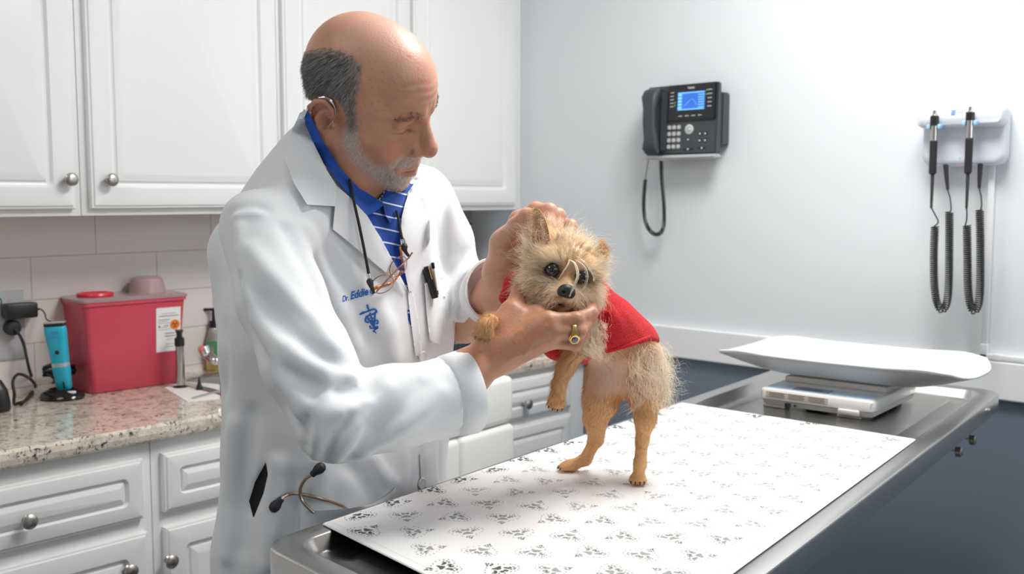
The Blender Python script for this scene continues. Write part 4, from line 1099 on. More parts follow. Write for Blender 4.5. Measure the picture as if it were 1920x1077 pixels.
# ================================================================ THE MAN
WR = nrm(np.array([RV[0], RV[1], 0])); WF = nrm(np.array([Dh[0], Dh[1], 0]))
BA = nrm(WR * .69 + WF * .72)            # his right shoulder -> his left shoulder
BF = nrm(WR * .72 - WF * .69)            # where his chest faces
M['skin'] = mat('aged_tanned_skin', (0.6, 0.33, 0.23), 0.42, spec=0.45, sss=0.10, attr=True, bump=(300, 0.45, 0.0009))
M['coat'] = mat('white_coat_cotton', (0.77, 0.785, 0.80), 0.85, bump=(700, 0.08, 0.0004), sheen=0.15)
M['hair'] = hairmat('hair_fibre', .5, .3)
M['trouser'] = mat('black_trouser_cloth', (0.006, 0.006, 0.007), 0.9)
M['shirtblue'] = mat('royal_blue_knit', (0.010, 0.085, 0.42), 0.8, bump=(900, 0.2, 0.0005))
def stripes():
    m = mat('blue_white_striped_knit', (0.008, 0.06, 0.33), 0.8, bump=(900, 0.2, 0.0005)); nt = m.node_tree; b = nt.nodes['Principled BSDF']
    tc = nt.nodes.new('ShaderNodeTexCoord'); d = nt.nodes.new('ShaderNodeVectorMath'); d.operation = 'DOT_PRODUCT'
    ax = nrm(ZV * 1.0 + WR * .28); d.inputs[1].default_value = Vector(ax)
    nt.links.new(tc.outputs['Object'], d.inputs[0])
    mu = nt.nodes.new('ShaderNodeMath'); mu.operation = 'MULTIPLY'; mu.inputs[1].default_value = 1 / .0185; nt.links.new(d.outputs['Value'], mu.inputs[0])
    fr = nt.nodes.new('ShaderNodeMath'); fr.operation = 'FRACT'; nt.links.new(mu.outputs[0], fr.inputs[0])
    lt = nt.nodes.new('ShaderNodeMath'); lt.operation = 'LESS_THAN'; lt.inputs[1].default_value = .11; nt.links.new(fr.outputs[0], lt.inputs[0])
    mx = nt.nodes.new('ShaderNodeMix'); mx.data_type = 'RGBA'; nt.links.new(lt.outputs[0], mx.inputs['Factor']); mx.inputs['A'].default_value = (0.008, 0.06, 0.33, 1); mx.inputs['B'].default_value = (.7, .75, .85, 1)
    nt.links.new(mx.outputs['Result'], b.inputs['Base Color']); return m
M['stripe'] = stripes()

# ---------------- head frame (fitted to the features of the face)
HR = np.array([[0.855, -0.435, 0.283], [-0.48, -0.457, 0.749], [-0.196, -0.776, -0.599]])   # columns: fwd, his right, up
HX = RV * HR[0, 0] + UV * HR[1, 0] + FV * HR[2, 0]
HRt = RV * HR[0, 1] + UV * HR[1, 1] + FV * HR[2, 1]
HU = RV * HR[0, 2] + UV * HR[1, 2] + FV * HR[2, 2]
HL = -HRt
HO = CAM - RV * .2186 + UV * .2711 + FV * 1.4652
HM = np.stack([HX, HL, HU]).astype(np.float32)        # world -> head rows
def toH(p): return (p - HO.astype(np.float32)) @ HM.T
def fromH(q): return HO + np.atleast_2d(q) @ HM
neckpts = [toH(P(655, 270, 1.475)[None])[0], toH(P(632, 400, 1.52)[None])[0], toH(P(620, 470, 1.53)[None])[0]]
def EAR(a, b, n=0.0):   # mm in the plane of the ear; returns head coords for the near (right) ear
    o = .006 + .35 * (.010 - a / 1000) + n / 1000
    return np.array([-.010 + a / 1000 * .97, -.0745 - o, -.006 + b / 1000 + a / 1000 * .12])
HEL = [EAR(5, -1, -4), EAR(11, 9, -3), EAR(8, 22), EAR(-3, 31), EAR(-15, 29), EAR(-22, 18), EAR(-22, 3), EAR(-17, -10), EAR(-10, -22), EAR(-3, -32), EAR(5, -32, -1), EAR(8, -22, -3)]
HELR = [.0022, .0026, .0030, .0033, .0034, .0034, .0032, .0030, .0032, .0048, .0045, .0032]
def headsdf_local(q, ears=True, neck=True):
    y = q[:, 1].copy(); s = q.copy(); s[:, 1] = -np.abs(q[:, 1])
    d = ell(q, (-.006, 0, .043), (.093, .076, .088))
    d = smin(d, ell(q, (.034, 0, .050), (.070, .062, .068)), .03)
    d = smin(d, ell(q, (.030, 0, -.030), (.066, .057, .075)), .03)
    d = smin(d, cap(s, (-.002, -.052, -.052), (.072, -.014, -.090), .018, .016), .03)
    d = smin(d, ell(q, (.082, 0, -.092), (.020, .024, .021)), .018)
    d = smin(d, ell(s, (.058, -.043, -.014), (.026, .022, .020)), .022)          # cheekbone
    d = smin(d, ell(s, (.070, -.030, -.040), (.024, .020, .022)), .02)           # cheek fold
    d = smin(d, cap(s, (.080, -.044, .038), (.094, -.012, .036), .009, .010), .012)   # brow ridge
    d = smax(d, -ell(s, (.096, -.031, .013), (.017, .019, .0135)), .012)       # eye socket
    d = smin(d, sph(s, (.0765, -.032, .013), .0148), .004)                    # lid over eyeball
    d = smin(d, cap(s, (.084, -.046, .021), (.092, -.022, .024), .0038), .003)   # upper lid fold
    d = smin(d, cap(s, (.081, -.045, -.002), (.090, -.022, -.003), .0036), .004)  # pouch
    # nose
    n_ = cap(q, (.096, 0, .026), (.119, 0, -.012), .0085, .0105)
    n_ = smin(n_, sph(q, (.1205, 0, -.018), .0125), .008)
    n_ = smin(n_, ell(s, (.106, -.0135, -.024), (.0125, .0075, .0085)), .006)
    n_ = smin(n_, cap(s, (.085, -.010, .010), (.100, -.014, -.020), .009), .012)
    d = smin(d, n_, .009)
    d = smax(d, -cap(s, (.112, -.0065, -.034), (.110, -.006, -.024), .0036), .003)   # nostrils
    # muzzle, lips
    d = smin(d, ell(q, (.086, 0, -.053), (.022, .030, .026)), .014)
    d = smin(d, chain(s, [(.107, 0, -.0535), (.1035, -.012, -.055), (.094, -.024, -.060)], [.0050, .0045, .002]), .004)
    d = smin(d, chain(s, [(.1055, 0, -.0675), (.102, -.011, -.0665), (.093, -.023, -.0625)], [.0062, .0055, .002]), .004)
    d = smax(d, -chain(s, [(.114, 0, -.0605), (.108, -.012, -.0605), (.096, -.026, -.0620)], [.0030, .0028, .0010]), .0025)
    # nasolabial fold + forehead lines + lid slit
    d = smax(d, -chain(s, [(.104, -.022, -.020), (.099, -.031, -.038), (.089, -.036, -.056)], [.0028, .0036, .0018]), .004)
    for z, a in ((.060, .0011), (.071, .0010), (.082, .0008)):
        f = chain(s, [(.1045 - (z - .06) * .25, 0, z), (.098 - (z - .06) * .25, -.025, z + .002), (.083 - (z - .06) * .3, -.047, z - .002)], [.001] * 3)
        d = d + a * np.exp(-(np.maximum(f, 0) / .003) ** 2)
    f = chain(s, [(.107, -.004, .036), (.106, -.005, .052)], [.0005] * 2); d = d + .0014 * np.exp(-(np.maximum(f, 0) / .003) ** 2)
    f = chain(s, [(.0845, -.0475, .0085), (.091, -.036, .0060), (.0925, -.026, .0070), (.0905, -.018, .010)], [.0004] * 4); d = d + .0032 * np.exp(-(np.maximum(f, 0) / .0018) ** 2)
    for dz in (0, -.006, .006):
        f = chain(s, [(.079, -.049, .008 + dz), (.066, -.060, .006 + dz * 2.2)], [.0004] * 2); d = d + .0009 * np.exp(-(np.maximum(f, 0) / .0022) ** 2)
    if ears:
        e = chain(s, HEL, HELR, .002)
        e = smin(e, ell(s, EAR(-7, 6, -6), (.0155, .0030, .027), ax=[nrm([1, .35, 0]), nrm([-.35, 1, 0]), (0, 0, 1)]), .004)
        e = smin(e, chain(s, [EAR(3, 19, -2), EAR(-7, 13, -1), EAR(-12, 1, -1), EAR(-7, -13, -2), EAR(1, -18, -3)], [.0025, .003, .003, .003, .0025]), .003)
        e = smin(e, ell(s, EAR(-1, -27, -2), (.008, .004, .009)), .005)
        e = smin(e, sph(s, EAR(11, -5, -5), .0042), .004)
        e = smin(e, cap(s, EAR(-2, 10, -14), EAR(-2, -12, -14), .010), .006)
        e = smax(e, -ell(s, EAR(2, -4, 0), (.0085, .009, .0115)), .003)
        d = smin(d, e, .005)
    if neck:
        d = smin(d, chain(q, neckpts, [.052, .060, .075], .02), .022)
        d = smin(d, cap(q, (.045, 0, -.085), neckpts[1] + np.array([.03, 0, 0]), .026, .03), .02)
    return d
def head_world(p): return headsdf_local(toH(p))
clo = np.minimum.reduce([fromH((x, y, z))[0] for x in (-.11, .14) for y in (-.11, .11) for z in (-.13, .14)]); chi = np.maximum.reduce([fromH((x, y, z))[0] for x in (-.11, .14) for y in (-.11, .11) for z in (-.13, .14)])
nb = P(620, 470, 1.53); clo = np.minimum(clo, nb - .08); chi = np.maximum(chi, nb + .02)
Vh, Fh = mesh_sdf(head_world, clo - .01, chi + .01, .0021, 1)

# ---------------- hands and forearms
def handsdf(knuckles, wrist, arm, wr, ar, palm_extra=(), kf=.0045, bf=.015):
    def fn(p):
        d = chain(p, arm, ar, .02)
        for (pts, rad) in knuckles:
            d = smin(d, cap(p, wrist, pts[0], wr, rad[0] * 1.18), bf)
        for e in palm_extra: d = smin(d, cap(p, e[0], e[1], e[2], e[3]), bf)
        for (pts, rad) in knuckles:
            f = chain(p, pts, rad, .003)
            for q, r in list(zip(pts, rad))[1:-1]: f = smin(f, sph(p, q, r * 1.07), .004)
            d = smin(d, f, kf)
        return d
    return fn
D1 = 1.352
NW_ = P(925, 664, 1.345)
near_f = [([P(1008, 592, 1.364), P(1050, 600, 1.374), P(1084, 590, 1.386), P(1105, 572, 1.400)], [.0115, .0098, .0086, .0072]),
          ([P(1028, 602, 1.338), P(1080, 600, 1.342), P(1108, 588, 1.366), P(1110, 574, 1.392)], [.0118, .0100, .0088, .0075]),
          ([P(1034, 622, 1.336), P(1085, 622, 1.340), P(1104, 602, 1.365), P(1100, 592, 1.388)], [.0112, .0096, .0088, .0074]),
          ([P(1026, 640, 1.342), P(1078, 645, 1.350), P(1091, 630, 1.372), P(1086, 615, 1.392)], [.0105, .0088, .0078, .0068])]
thumb_n = ([P(938, 628, 1.350), P(960, 586, 1.362), P(974, 545, 1.400), P(990, 515, 1.430)], [.0175, .0135, .0105, .0088])
near_arm = [P(740, 766, 1.285), P(870, 705, 1.328), NW_]
near_fn0 = handsdf(near_f, NW_, near_arm, .0215, [.032, .0295, .0265], [(NW_, thumb_n[0][1], .022, .014), (P(950, 660, 1.352), P(1022, 625, 1.357), .021, .017), (P(940, 612, 1.355), P(1000, 598, 1.364), .016, .014), (P(965, 592, 1.380), P(1010, 596, 1.380), .012, .012)])
def near_fn(p):
    d = near_fn0(p); d = smin(d, chain(p, *thumb_n, .006), .012)
    for k, (pts, r) in enumerate(near_f):           # tendons and veins on the back of the hand
        a = NW_ - FV * .020 + (pts[0] - NW_) * .12; b = pts[0] - FV * .0085
        d = d - .0016 * np.exp(-(cap(p, a, b, 0) / .0035) ** 2)
    for v in VEINS: d = d - .0020 * np.exp(-(polydist(p, v) / .0026) ** 2)
    return d
VEINS = [[P(930, 690, 1.322), P(965, 668, 1.322), P(1000, 655, 1.325), P(1030, 640, 1.328)], [P(985, 665, 1.322), P(1005, 632, 1.322), P(1024, 612, 1.322)], [P(900, 700, 1.310), P(935, 660, 1.318), P(975, 620, 1.325)], [P(990, 640, 1.322), P(1030, 628, 1.322)]]
nlo = np.minimum.reduce([P(740, 766, 1.285), P(1115, 500, 1.42), P(900, 800, 1.3), P(1115, 660, 1.42), P(930, 500, 1.45)]) - .045
nhi = np.maximum.reduce([P(740, 766, 1.285), P(1115, 500, 1.42), P(900, 800, 1.3), P(985, 490, 1.45)]) + .045
Vn, Fn = mesh_sdf(near_fn, nlo, nhi, .0017, 1)

FW = P(943, 512, 1.505)
far_f = [([P(972, 412, 1.487), P(1005, 393, 1.476), P(1030, 395, 1.458), P(1029, 420, 1.445)], [.0120, .0105, .0102, .0085]),
         ([P(985, 410, 1.505), P(1022, 396, 1.492), P(1047, 404, 1.472), P(1045, 428, 1.458)], [.0118, .0105, .0100, .0085]),
         ([P(995, 425, 1.522), P(1040, 415, 1.510), P(1070, 424, 1.490), P(1066, 445, 1.475)], [.0110, .0095, .0092, .008]),
         ([P(995, 450, 1.530), P(1040, 445, 1.52), P(1068, 452, 1.505), P(1065, 468, 1.49)], [.0100, .0085, .0080, .007])]
thumb_f = ([P(948, 452, 1.485), P(968, 424, 1.462), P(988, 405, 1.448), P(1004, 402, 1.438)], [.0165, .0125, .0108, .0088])
far_arm = [P(872, 600, 1.68), P(925, 560, 1.56), FW]
far_fn0 = handsdf(far_f, FW, far_arm, .0225, [.040, .030, .0255], [(FW, thumb_f[0][0], .023, .017), (P(962, 480, 1.505), P(985, 430, 1.510), .020, .018), (P(945, 470, 1.50), P(935, 455, 1.495), .015, .013)])
def far_fn(p):
    d = far_fn0(p); d = smin(d, chain(p, *thumb_f, .006), .010)
    for v in CREASES: d = d + .0013 * np.exp(-(polydist(p, v) / .002) ** 2)
    return d
CREASES = [[P(935, 440 + 9 * k, 1.475), P(955, 448 + 9 * k, 1.470), P(975, 446 + 9 * k, 1.475)] for k in range(4)] + [[P(962, 416, 1.445), P(972, 424, 1.443), P(980, 436, 1.45)]]
flo = np.minimum.reduce([P(872, 600, 1.68), P(925, 400, 1.5), P(1080, 380, 1.42), P(1080, 470, 1.54), P(900, 620, 1.5)]) - .045
fhi = np.maximum.reduce([P(872, 600, 1.68), P(925, 400, 1.5), P(1080, 380, 1.42), P(1080, 470, 1.54), P(980, 380, 1.54)]) + .045
Vf, Ff = mesh_sdf(far_fn, flo, fhi, .0018, 1)

# ---------------- hidden trunk, arms and legs (one skin with the rest)
def tb(p, c, r, ratio=.68):
    """flattened vertical capsule chain in the body's own axes"""
    B = np.stack([BA, BF / ratio, ZV]).astype(np.float32); q = (p - c[0].astype(np.float32)) @ B.T
    pts = [((x - c[0]) @ B.T) for x in c]; return chain(q, pts, r, .03) * .85
hipc = P(622, 960, 1.60)
foot = lambda s: np.array([hipc[0], hipc[1], 0]) + BA * .11 * s + BF * .02
def trunk(p):
    d = tb(p, [P(622, 1077, 1.60), P(622, 760, 1.58), P(635, 470, 1.54)], [.15, .16, .14])
    for s in (-1, 1): d = smin(d, cap(p, hipc + BA * .09 * s - ZV * .05, foot(s) + ZV * .09, .085, .042), .02)
    d = smin(d, chain(p, [P(500, 430, 1.37), P(590, 710, 1.27), P(640, 785, 1.25), P(740, 766, 1.285)], [.045, .040, .038, .038], .02), .02)
    d = smin(d, chain(p, [P(785, 385, 1.62), P(865, 590, 1.70), P(880, 595, 1.66)], [.042, .038, .036], .02), .02)
    return smin(d, cap(p, P(632, 400, 1.53), P(620, 480, 1.54), .06, .08), .03)
tlo = np.array([hipc[0] - .5, hipc[1] - .45, 0.03]); thi = np.array([hipc[0] + .5, hipc[1] + .5, 1.62])
Vt_, Ft_ = mesh_sdf(trunk, tlo, thi, .012, 1)

def skincol(V, base=(0.56, 0.29, 0.195)):
    c = np.tile(np.array(base), (len(V), 1)); n = vnoise(V, 140, 3, 2)[:, None]; n2 = vnoise(V, 420, 5, 2)[:, None]
    c = c * (1 + .07 * n) + np.array([.03, -.012, -.012]) * n2
    sp = np.clip((vnoise(V, 620, 9, 2) - .60) * 4, 0, 1)[:, None] * np.clip(vnoise(V, 40, 19, 1) + .4, 0, 1)[:, None]
    return np.clip(c * (1 - .16 * sp), 0, 1)
def blob(C, q, c, r, col, w=1.0):
    g = np.exp(-((q - np.array(c)) ** 2 / np.array(r) ** 2).sum(1))[:, None] * w; return C * (1 - g) + np.array(col) * g
qh = toH(Vh.astype(np.float32)).astype(float); qs = qh.copy(); qs[:, 1] = -np.abs(qs[:, 1])
Ch = skincol(Vh, (0.60, 0.295, 0.185))
Ch = blob(Ch, qs, (.07, -.045, -.022), (.022, .022, .018), (.58, .20, .15), .55)
Ch = blob(Ch, qh, (.122, 0, -.020), (.016, .02, .014), (.58, .20, .15), .5)
Ch = blob(Ch, qs, (-.01, -.09, -.01), (.03, .02, .035), (.56, .22, .16), .45)
Ch = blob(Ch, qh, (.02, 0, .12), (.07, .06, .035), (.70, .42, .34), .8)
Ch = blob(Ch, qs, (.102, -.006, -.0675), (.010, .016, .0055), (.36, .17, .14), .9)
Ch = blob(Ch, qs, (.104, -.006, -.0545), (.008, .015, .0030), (.40, .16, .13), .7)
Ch = blob(Ch, qs, (.101, -.005, -.0610), (.012, .018, .0022), (.12, .03, .03), .9)
Ch = blob(Ch, qs, (.0915, -.031, .0068), (.010, .017, .0018), (.07, .03, .025), 1.0)
Ch = blob(Ch, qs, (.088, -.032, -.004), (.012, .016, .004), (.44, .19, .14), .5)
Ch = blob(Ch, qs, (.088, -.032, .016), (.012, .016, .003), (.42, .20, .14), .5)
Ch = blob(Ch, qh, (.062, -.018, .112), (.003, .003, .003), (.60, .10, .09), .9)
g = ((qs[:, 0] > .104) & (qs[:, 2] < -.026) & (qs[:, 2] > -.036) & (np.abs(qs[:, 1]) < .012) & (np.abs(qs[:, 1]) > .003)); Ch[g] *= .35
def pdist(px_, poly):
    s, d = snapedge(px_, poly); ins = inpoly(px_, poly); return np.where(ins, d, -d)
def pixhead(q):
    s = q.copy(); s[:, 1] = -np.abs(s[:, 1]); return pix(fromH(s))[:, :2]
HAIRP = np.array([(550, 108), (580, 90), (615, 86), (648, 92), (668, 102), (682, 122), (680, 150), (672, 185), (672, 215), (676, 240), (660, 252), (648, 240), (645, 205), (632, 188), (612, 180), (592, 188), (585, 205), (560, 215), (555, 120)], float)
BEARDP = np.array([(640, 232), (672, 232), (674, 257), (683, 285), (705, 303), (728, 308), (745, 292), (768, 287), (792, 297), (785, 309), (776, 333), (770, 345), (752, 363), (725, 361), (706, 348), (683, 331), (653, 300), (638, 272)], float)
LIPP = np.array([(737, 316), (752, 311), (780, 309), (780, 327), (764, 333), (743, 326)], float)
px_h = pixhead(qh)
hm = inpoly(px_h, HAIRP) & (qh[:, 0] < .07)
bmk = inpoly(px_h, BEARDP) & ~inpoly(px_h, LIPP) & (qh[:, 2] < .01)
wh = (np.clip(pdist(px_h, HAIRP) / 12, 0, 1) * (qh[:, 0] < .07) * .6)[:, None]; Ch = Ch * (1 - wh) + np.array([.22, .21, .20]) * wh
wb = (np.clip(pdist(px_h, BEARDP) / 14, 0, 1) * ((qh[:, 2] < .01) & ~inpoly(px_h, LIPP)) * .45)[:, None]; Ch = Ch * (1 - wb) + np.array([.62, .55, .50]) * wb
Cn = skincol(Vn, (0.50, 0.235, 0.135)); Cf = skincol(Vf, (0.62, 0.33, 0.225))
for pts, r in near_f + [thumb_n]:
    for q in pts[1:3]: Cn = blob(Cn, Vn, q, (.010,) * 3, (.60, .26, .19), .45)
for pts, r in far_f + [thumb_f]:
    Cf = blob(Cf, Vf, pts[-1], (.012,) * 3, (.68, .36, .29), .6)
nail = thumb_f[0][-1] - FV * .007 + UV * .004 - RV * .001
Cf = blob(Cf, Vf, nail, (.0045, .0045, .0045), (.80, .62, .58), .95)
Vb = np.concatenate([Vh, Vn, Vf, Vt_]); nH, nN, nF_ = len(Vh), len(Vn), len(Vf)
Fb = np.concatenate([Fh, Fn + nH, Ff + nH + nN, Ft_ + nH + nN + nF_]); Cb = np.concatenate([Ch, Cn, Cf, skincol(Vt_)])
man = mobj('person', Vb, Fb, M['skin'], None, True, colors=Cb)
tag(man, 'balding man with a grey beard and white coat, leaning in and holding the dog', 'person')

# ---------------- head hair, beard, brows
rngm = np.random.default_rng(11)
def headhair(name, poly, n, L, rad, base, var, seed, excl=None, cond=None, dirf=None, curl=.25, jit=.15, segs=4, w=None, bend=None, lift=.30, clump=0, nclump=0):
    fc = Vh[Fh].mean(1); q = toH(fc.astype(np.float32)).astype(float); px_ = pixhead(q); k = inpoly(px_, poly)
    if excl is not None: k &= ~inpoly(px_, excl)
    if cond is not None: k &= cond(q)
    ww = k.astype(float)
    R, N, _ = sample(Vh, Fh, n, seed, ww)
    rg0_ = np.random.default_rng(seed + 3); keep = pdist(pixhead(toH(R.astype(np.float32)).astype(float)), poly) > rg0_.random(len(R)) ** 2 * 11; R = R[keep]; N = N[keep]; n = len(R)
    ql = toH(R.astype(np.float32)).astype(float); dl = dirf(ql); dw = dl @ HM.astype(float)
    D = nrm(dw - N * (dw * N).sum(1, keepdims=True)); D = nrm(D + lift * N)
    L = L * np.clip(pdist(pixhead(ql), poly) / 22, .4, 1)
    rg = np.random.default_rng(seed + 1); t = rg.random((n, 1)) ** 1.3; cols = np.array(base) * (1 - t) + np.array(var) * t
    if w: cols = w(ql, cols, rg)
    return strands(name, R - N * .0008, D, L * (.6 + .6 * rg.random(n)), rad, M['hair'], man, cols, segs=segs, curl=curl, jit=jit, seed=seed, curlf=3, bend=bend, SN=N, clump=clump, nclump=nclump)
def hdir(q):
    d = np.zeros_like(q); back = np.clip((-q[:, 0] + .03) / .08, 0, 1)
    d[:, 0] = -.22 - .1 * back; d[:, 2] = -1.0; fr = q[:, 0] > .012; d[fr, 0] = -.10; return d
def hw(q, c, rg):
    s = np.clip((q[:, 0] + .02) / .05, 0, 1)[:, None] * .30 + np.clip((.02 - q[:, 2]) / .06, 0, 1)[:, None] * .25; return c * (1 - s) + np.array([.50, .49, .48]) * s
def notear(q):
    s = q.copy(); s[:, 1] = -np.abs(s[:, 1]); c = EAR(-5, 0); return ((s[:, 0] - c[0]) / .024) ** 2 + ((s[:, 2] - c[2]) / .036) ** 2 > 1.0
headhair('hair', HAIRP, 26000, .018, .00022, (.055, .052, .05), (.66, .65, .64), 21, cond=lambda q: (q[:, 0] < .07) & notear(q), dirf=hdir, w=hw, clump=.30, nclump=1500)
def bdir(q):
    d = np.zeros_like(q); d[:, 2] = -1; d[:, 0] = .25; return d
def bw(q, c, rg):
    s = np.clip((q[:, 0] - .01) / .07, 0, 1)[:, None] * .4; return c * (1 - s) + np.array([.85, .80, .75]) * s
headhair('beard', BEARDP, 26000, .0085, .00026, (.50, .46, .42), (1, .98, .95), 31, excl=LIPP, cond=lambda q: (q[:, 2] < .005) & notear(q), dirf=bdir, w=bw, curl=.6, jit=.3)
BROWP = np.array([(738, 226), (750, 214), (775, 208), (796, 212), (792, 224), (765, 227), (746, 233)], float)
headhair('eyebrow', BROWP, 2200, .013, .00034, (.03, .025, .022), (.26, .24, .22), 41, cond=lambda q: (q[:, 2] > .02) & (q[:, 0] > .05), dirf=lambda q: np.tile([-.2, 0, .05], (len(q), 1)) + np.sign(q[:, 1:2]) * np.array([[0, 1.0, 0]]), curl=.3, jit=.3)

# ---------------- white coat
SL_R = [P(490, 432, 1.365), P(528, 560, 1.315), P(580, 680, 1.275), P(628, 788, 1.25), P(740, 766, 1.285), P(873, 735, 1.335)]
SL_Rr = [.058, .0555, .0565, .0500, .0525, .0530]
SL_L = [P(788, 372, 1.62), P(828, 455, 1.655), P(862, 556, 1.70), P(893, 552, 1.63), P(930, 545, 1.555)]
SL_Lr = [.056, .052, .049, .049, .0495]
cuffR_n = nrm(SL_R[5] - SL_R[4]); cuffR_c = P(875, 735, 1.333)
cuffL_n = nrm(P(945, 530, 1.53) - P(880, 560, 1.66)); cuffL_c = P(930, 547, 1.553)
TOR = [np.array([0, 0, .52]) + P(630, 1010, 1.60) * [1, 1, 0] + BF * -.02, P(633, 1010, 1.60), P(640, 800, 1.585), P(641, 620, 1.57), P(640, 480, 1.55)]
TORr = [.228, .200, .190, .196, .175]
def coat_base(p, part='all'):
    d = tb(p, TOR, TORr, .70)
    tr = chain(p, [SL_R[0] + ZV * .0 + BA * .03, P(600, 330, 1.47)], [.055, .052])
    tr = smin(tr, chain(p, [SL_L[0] - BA * .03, P(690, 345, 1.55)], [.052, .045]), .03)
    tr = smin(tr, chain(p, [P(600, 330, 1.50), P(483, 480, 1.56), P(492, 620, 1.60)], [.062, .075, .068]), .04)   # rounded back
    tr = smin(tr, cap(p, P(618, 290, 1.50), P(625, 400, 1.54), .060, .09), .03)
    d = smin(d, tr, .05)
    n_ = chain(p, [P(668, 262, 1.455), P(640, 330, 1.48)], [.056, .060])
    d = smax(d, -n_, .006)
    # bevel at the collar: open the throat along the view of the neck
    r = chain(p, SL_R, SL_Rr, .018); r = smax(r, (p - cuffR_c.astype(np.float32)) @ cuffR_n.astype(np.float32), .003)
    l = chain(p, SL_L, SL_Lr, .018); l = smax(l, (p - cuffL_c.astype(np.float32)) @ cuffL_n.astype(np.float32), .003)
    d = smin(d, l, .012); d = smin(d, r, .010)
    for c_, n_, r_ in ((cuffR_c, cuffR_n, .0465), (cuffL_c, cuffL_n, .0430)):
        h_ = np.maximum(cap(p, c_ - n_ * .05, c_ + n_ * .03, r_), -((p - c_.astype(np.float32)) @ n_.astype(np.float32)) - .028); d = np.maximum(d, -h_)
    return smax(d, (.50 - p[:, 2]), .004)
lo_c = np.array([TOR[1][0] - .42, TOR[1][1] - .38, .46]); hi_c = np.array([TOR[1][0] + .50, TOR[1][1] + .42, 1.66])
Vc0, Fc0 = mesh_sdf(coat_base, lo_c, hi_c, .010, 1)
tree0 = bvh(Vc0, Fc0)
def onsurf(pl):
    out = []
    for x, y in catmull(np.array(pl, float), 3):
        h = hit(tree0, x, y)
        if h is not None: out.append(h[0])
    # drop jumps
    res = [out[0]]
    for q in out[1:]:
        if np.linalg.norm(q - res[-1]) < .08: res.append(q)
    return res
# (polyline in the photo, height in mm (+ ridge / - groove), width in mm)
FOLDS = [([(424, 405), (432, 480), (450, 560), (485, 650), (535, 760), (575, 830)], -7, 7), ([(446, 430), (452, 490), (470, 560), (505, 650), (560, 770)], 3.5, 12),
 ([(540, 430), (575, 500), (612, 580), (640, 650)], -9, 9), ([(575, 430), (612, 510), (650, 600), (668, 660)], 5, 14),
 ([(470, 470), (530, 540), (590, 600), (640, 672)], 4, 12), ([(455, 520), (520, 600), (590, 660), (650, 700)], -4, 9), ([(480, 600), (540, 660), (610, 700), (680, 710)], 5, 11),
 ([(500, 665), (560, 715), (620, 735), (690, 725)], -4.5, 9), ([(520, 710), (580, 765), (640, 775), (710, 740)], 5, 10), ([(612, 858), (640, 800), (672, 750), (700, 705)], -5, 7), ([(630, 862), (662, 810), (700, 765), (742, 705)], 5, 8),
 ([(650, 862), (700, 815), (760, 760), (800, 700)], -4.5, 9), ([(680, 850), (740, 815), (800, 770), (840, 720)], 3.5, 12), ([(590, 855), (600, 800), (612, 740), (625, 700)], 5, 8), ([(575, 835), (580, 780), (590, 720)], -4, 7),
 ([(700, 845), (780, 825), (850, 810)], -3, 8),
 ([(660, 640), (690, 700), (690, 800)], -3, 16), ([(700, 560), (730, 640), (745, 690)], 3, 18), ([(585, 400), (640, 480), (700, 560), (740, 640)], 3, 16), ([(600, 470), (655, 560), (690, 640)], -3, 14),
 ([(800, 420), (806, 520), (808, 640)], 2.5, 14), ([(835, 330), (838, 430), (836, 560), (835, 640)], -7, 7),
 ([(915, 490), (885, 505), (862, 530), (848, 560)], 6, 7), ([(912, 520), (890, 528), (868, 560), (852, 600)], -5, 6), ([(900, 540), (882, 560), (866, 600)], 5, 6), ([(870, 480), (852, 520), (842, 570)], -6, 8), ([(905, 470), (870, 478), (845, 500)], -4, 6), ([(880, 560), (885, 590), (895, 615)], -5, 5), ([(855, 545), (850, 580), (858, 600)], 5, 6),
 ([(440, 800), (432, 900), (425, 1040)], 6, 16), ([(470, 780), (462, 880), (455, 960), (450, 1060)], -6, 13), ([(520, 870), (512, 940), (500, 1060)], 5, 14), ([(548, 900), (548, 980), (545, 1060)], -3, 14),
 ([(600, 870), (600, 940)], 3, 16), ([(650, 870), (680, 900), (700, 940)], -3.5, 12), ([(700, 860), (720, 890), (740, 905)], 4, 10), ([(760, 850), (755, 905)], 3, 10), ([(788, 840), (790, 915)], -5, 5), ([(825, 830), (826, 900)], -4, 4), ([(415, 620), (420, 700), (410, 800)], -4, 16), ([(430, 330), (470, 320), (520, 330)], -2, 10),
 ([(500, 270), (470, 340), (440, 395)], 2, 14), ([(425, 400), (450, 388), (480, 386), (510, 398)], -3.5, 5), ([(428, 415), (455, 400), (490, 400)], 2.5, 6)]
FOLD3 = [(np.array(onsurf(pl)), a * 2.6 / 1000, w * .85 / 1000) for pl, a, w in FOLDS]
FOLD3 = [(f[0][:: 2] if len(f[0]) > 6 else f[0], f[1], f[2], f[0].min(0), f[0].max(0)) for f in FOLD3 if len(f[0]) > 1]
OPENP = np.array([(636, 318), (655, 318), (700, 335), (745, 330), (785, 335), (768, 362), (754, 395), (746, 450), (752, 500), (762, 540), (740, 495), (718, 455), (688, 402)], float)
SLITP = np.array([(498, 868), (502, 890), (494, 925), (475, 972), (467, 940), (478, 905)], float)
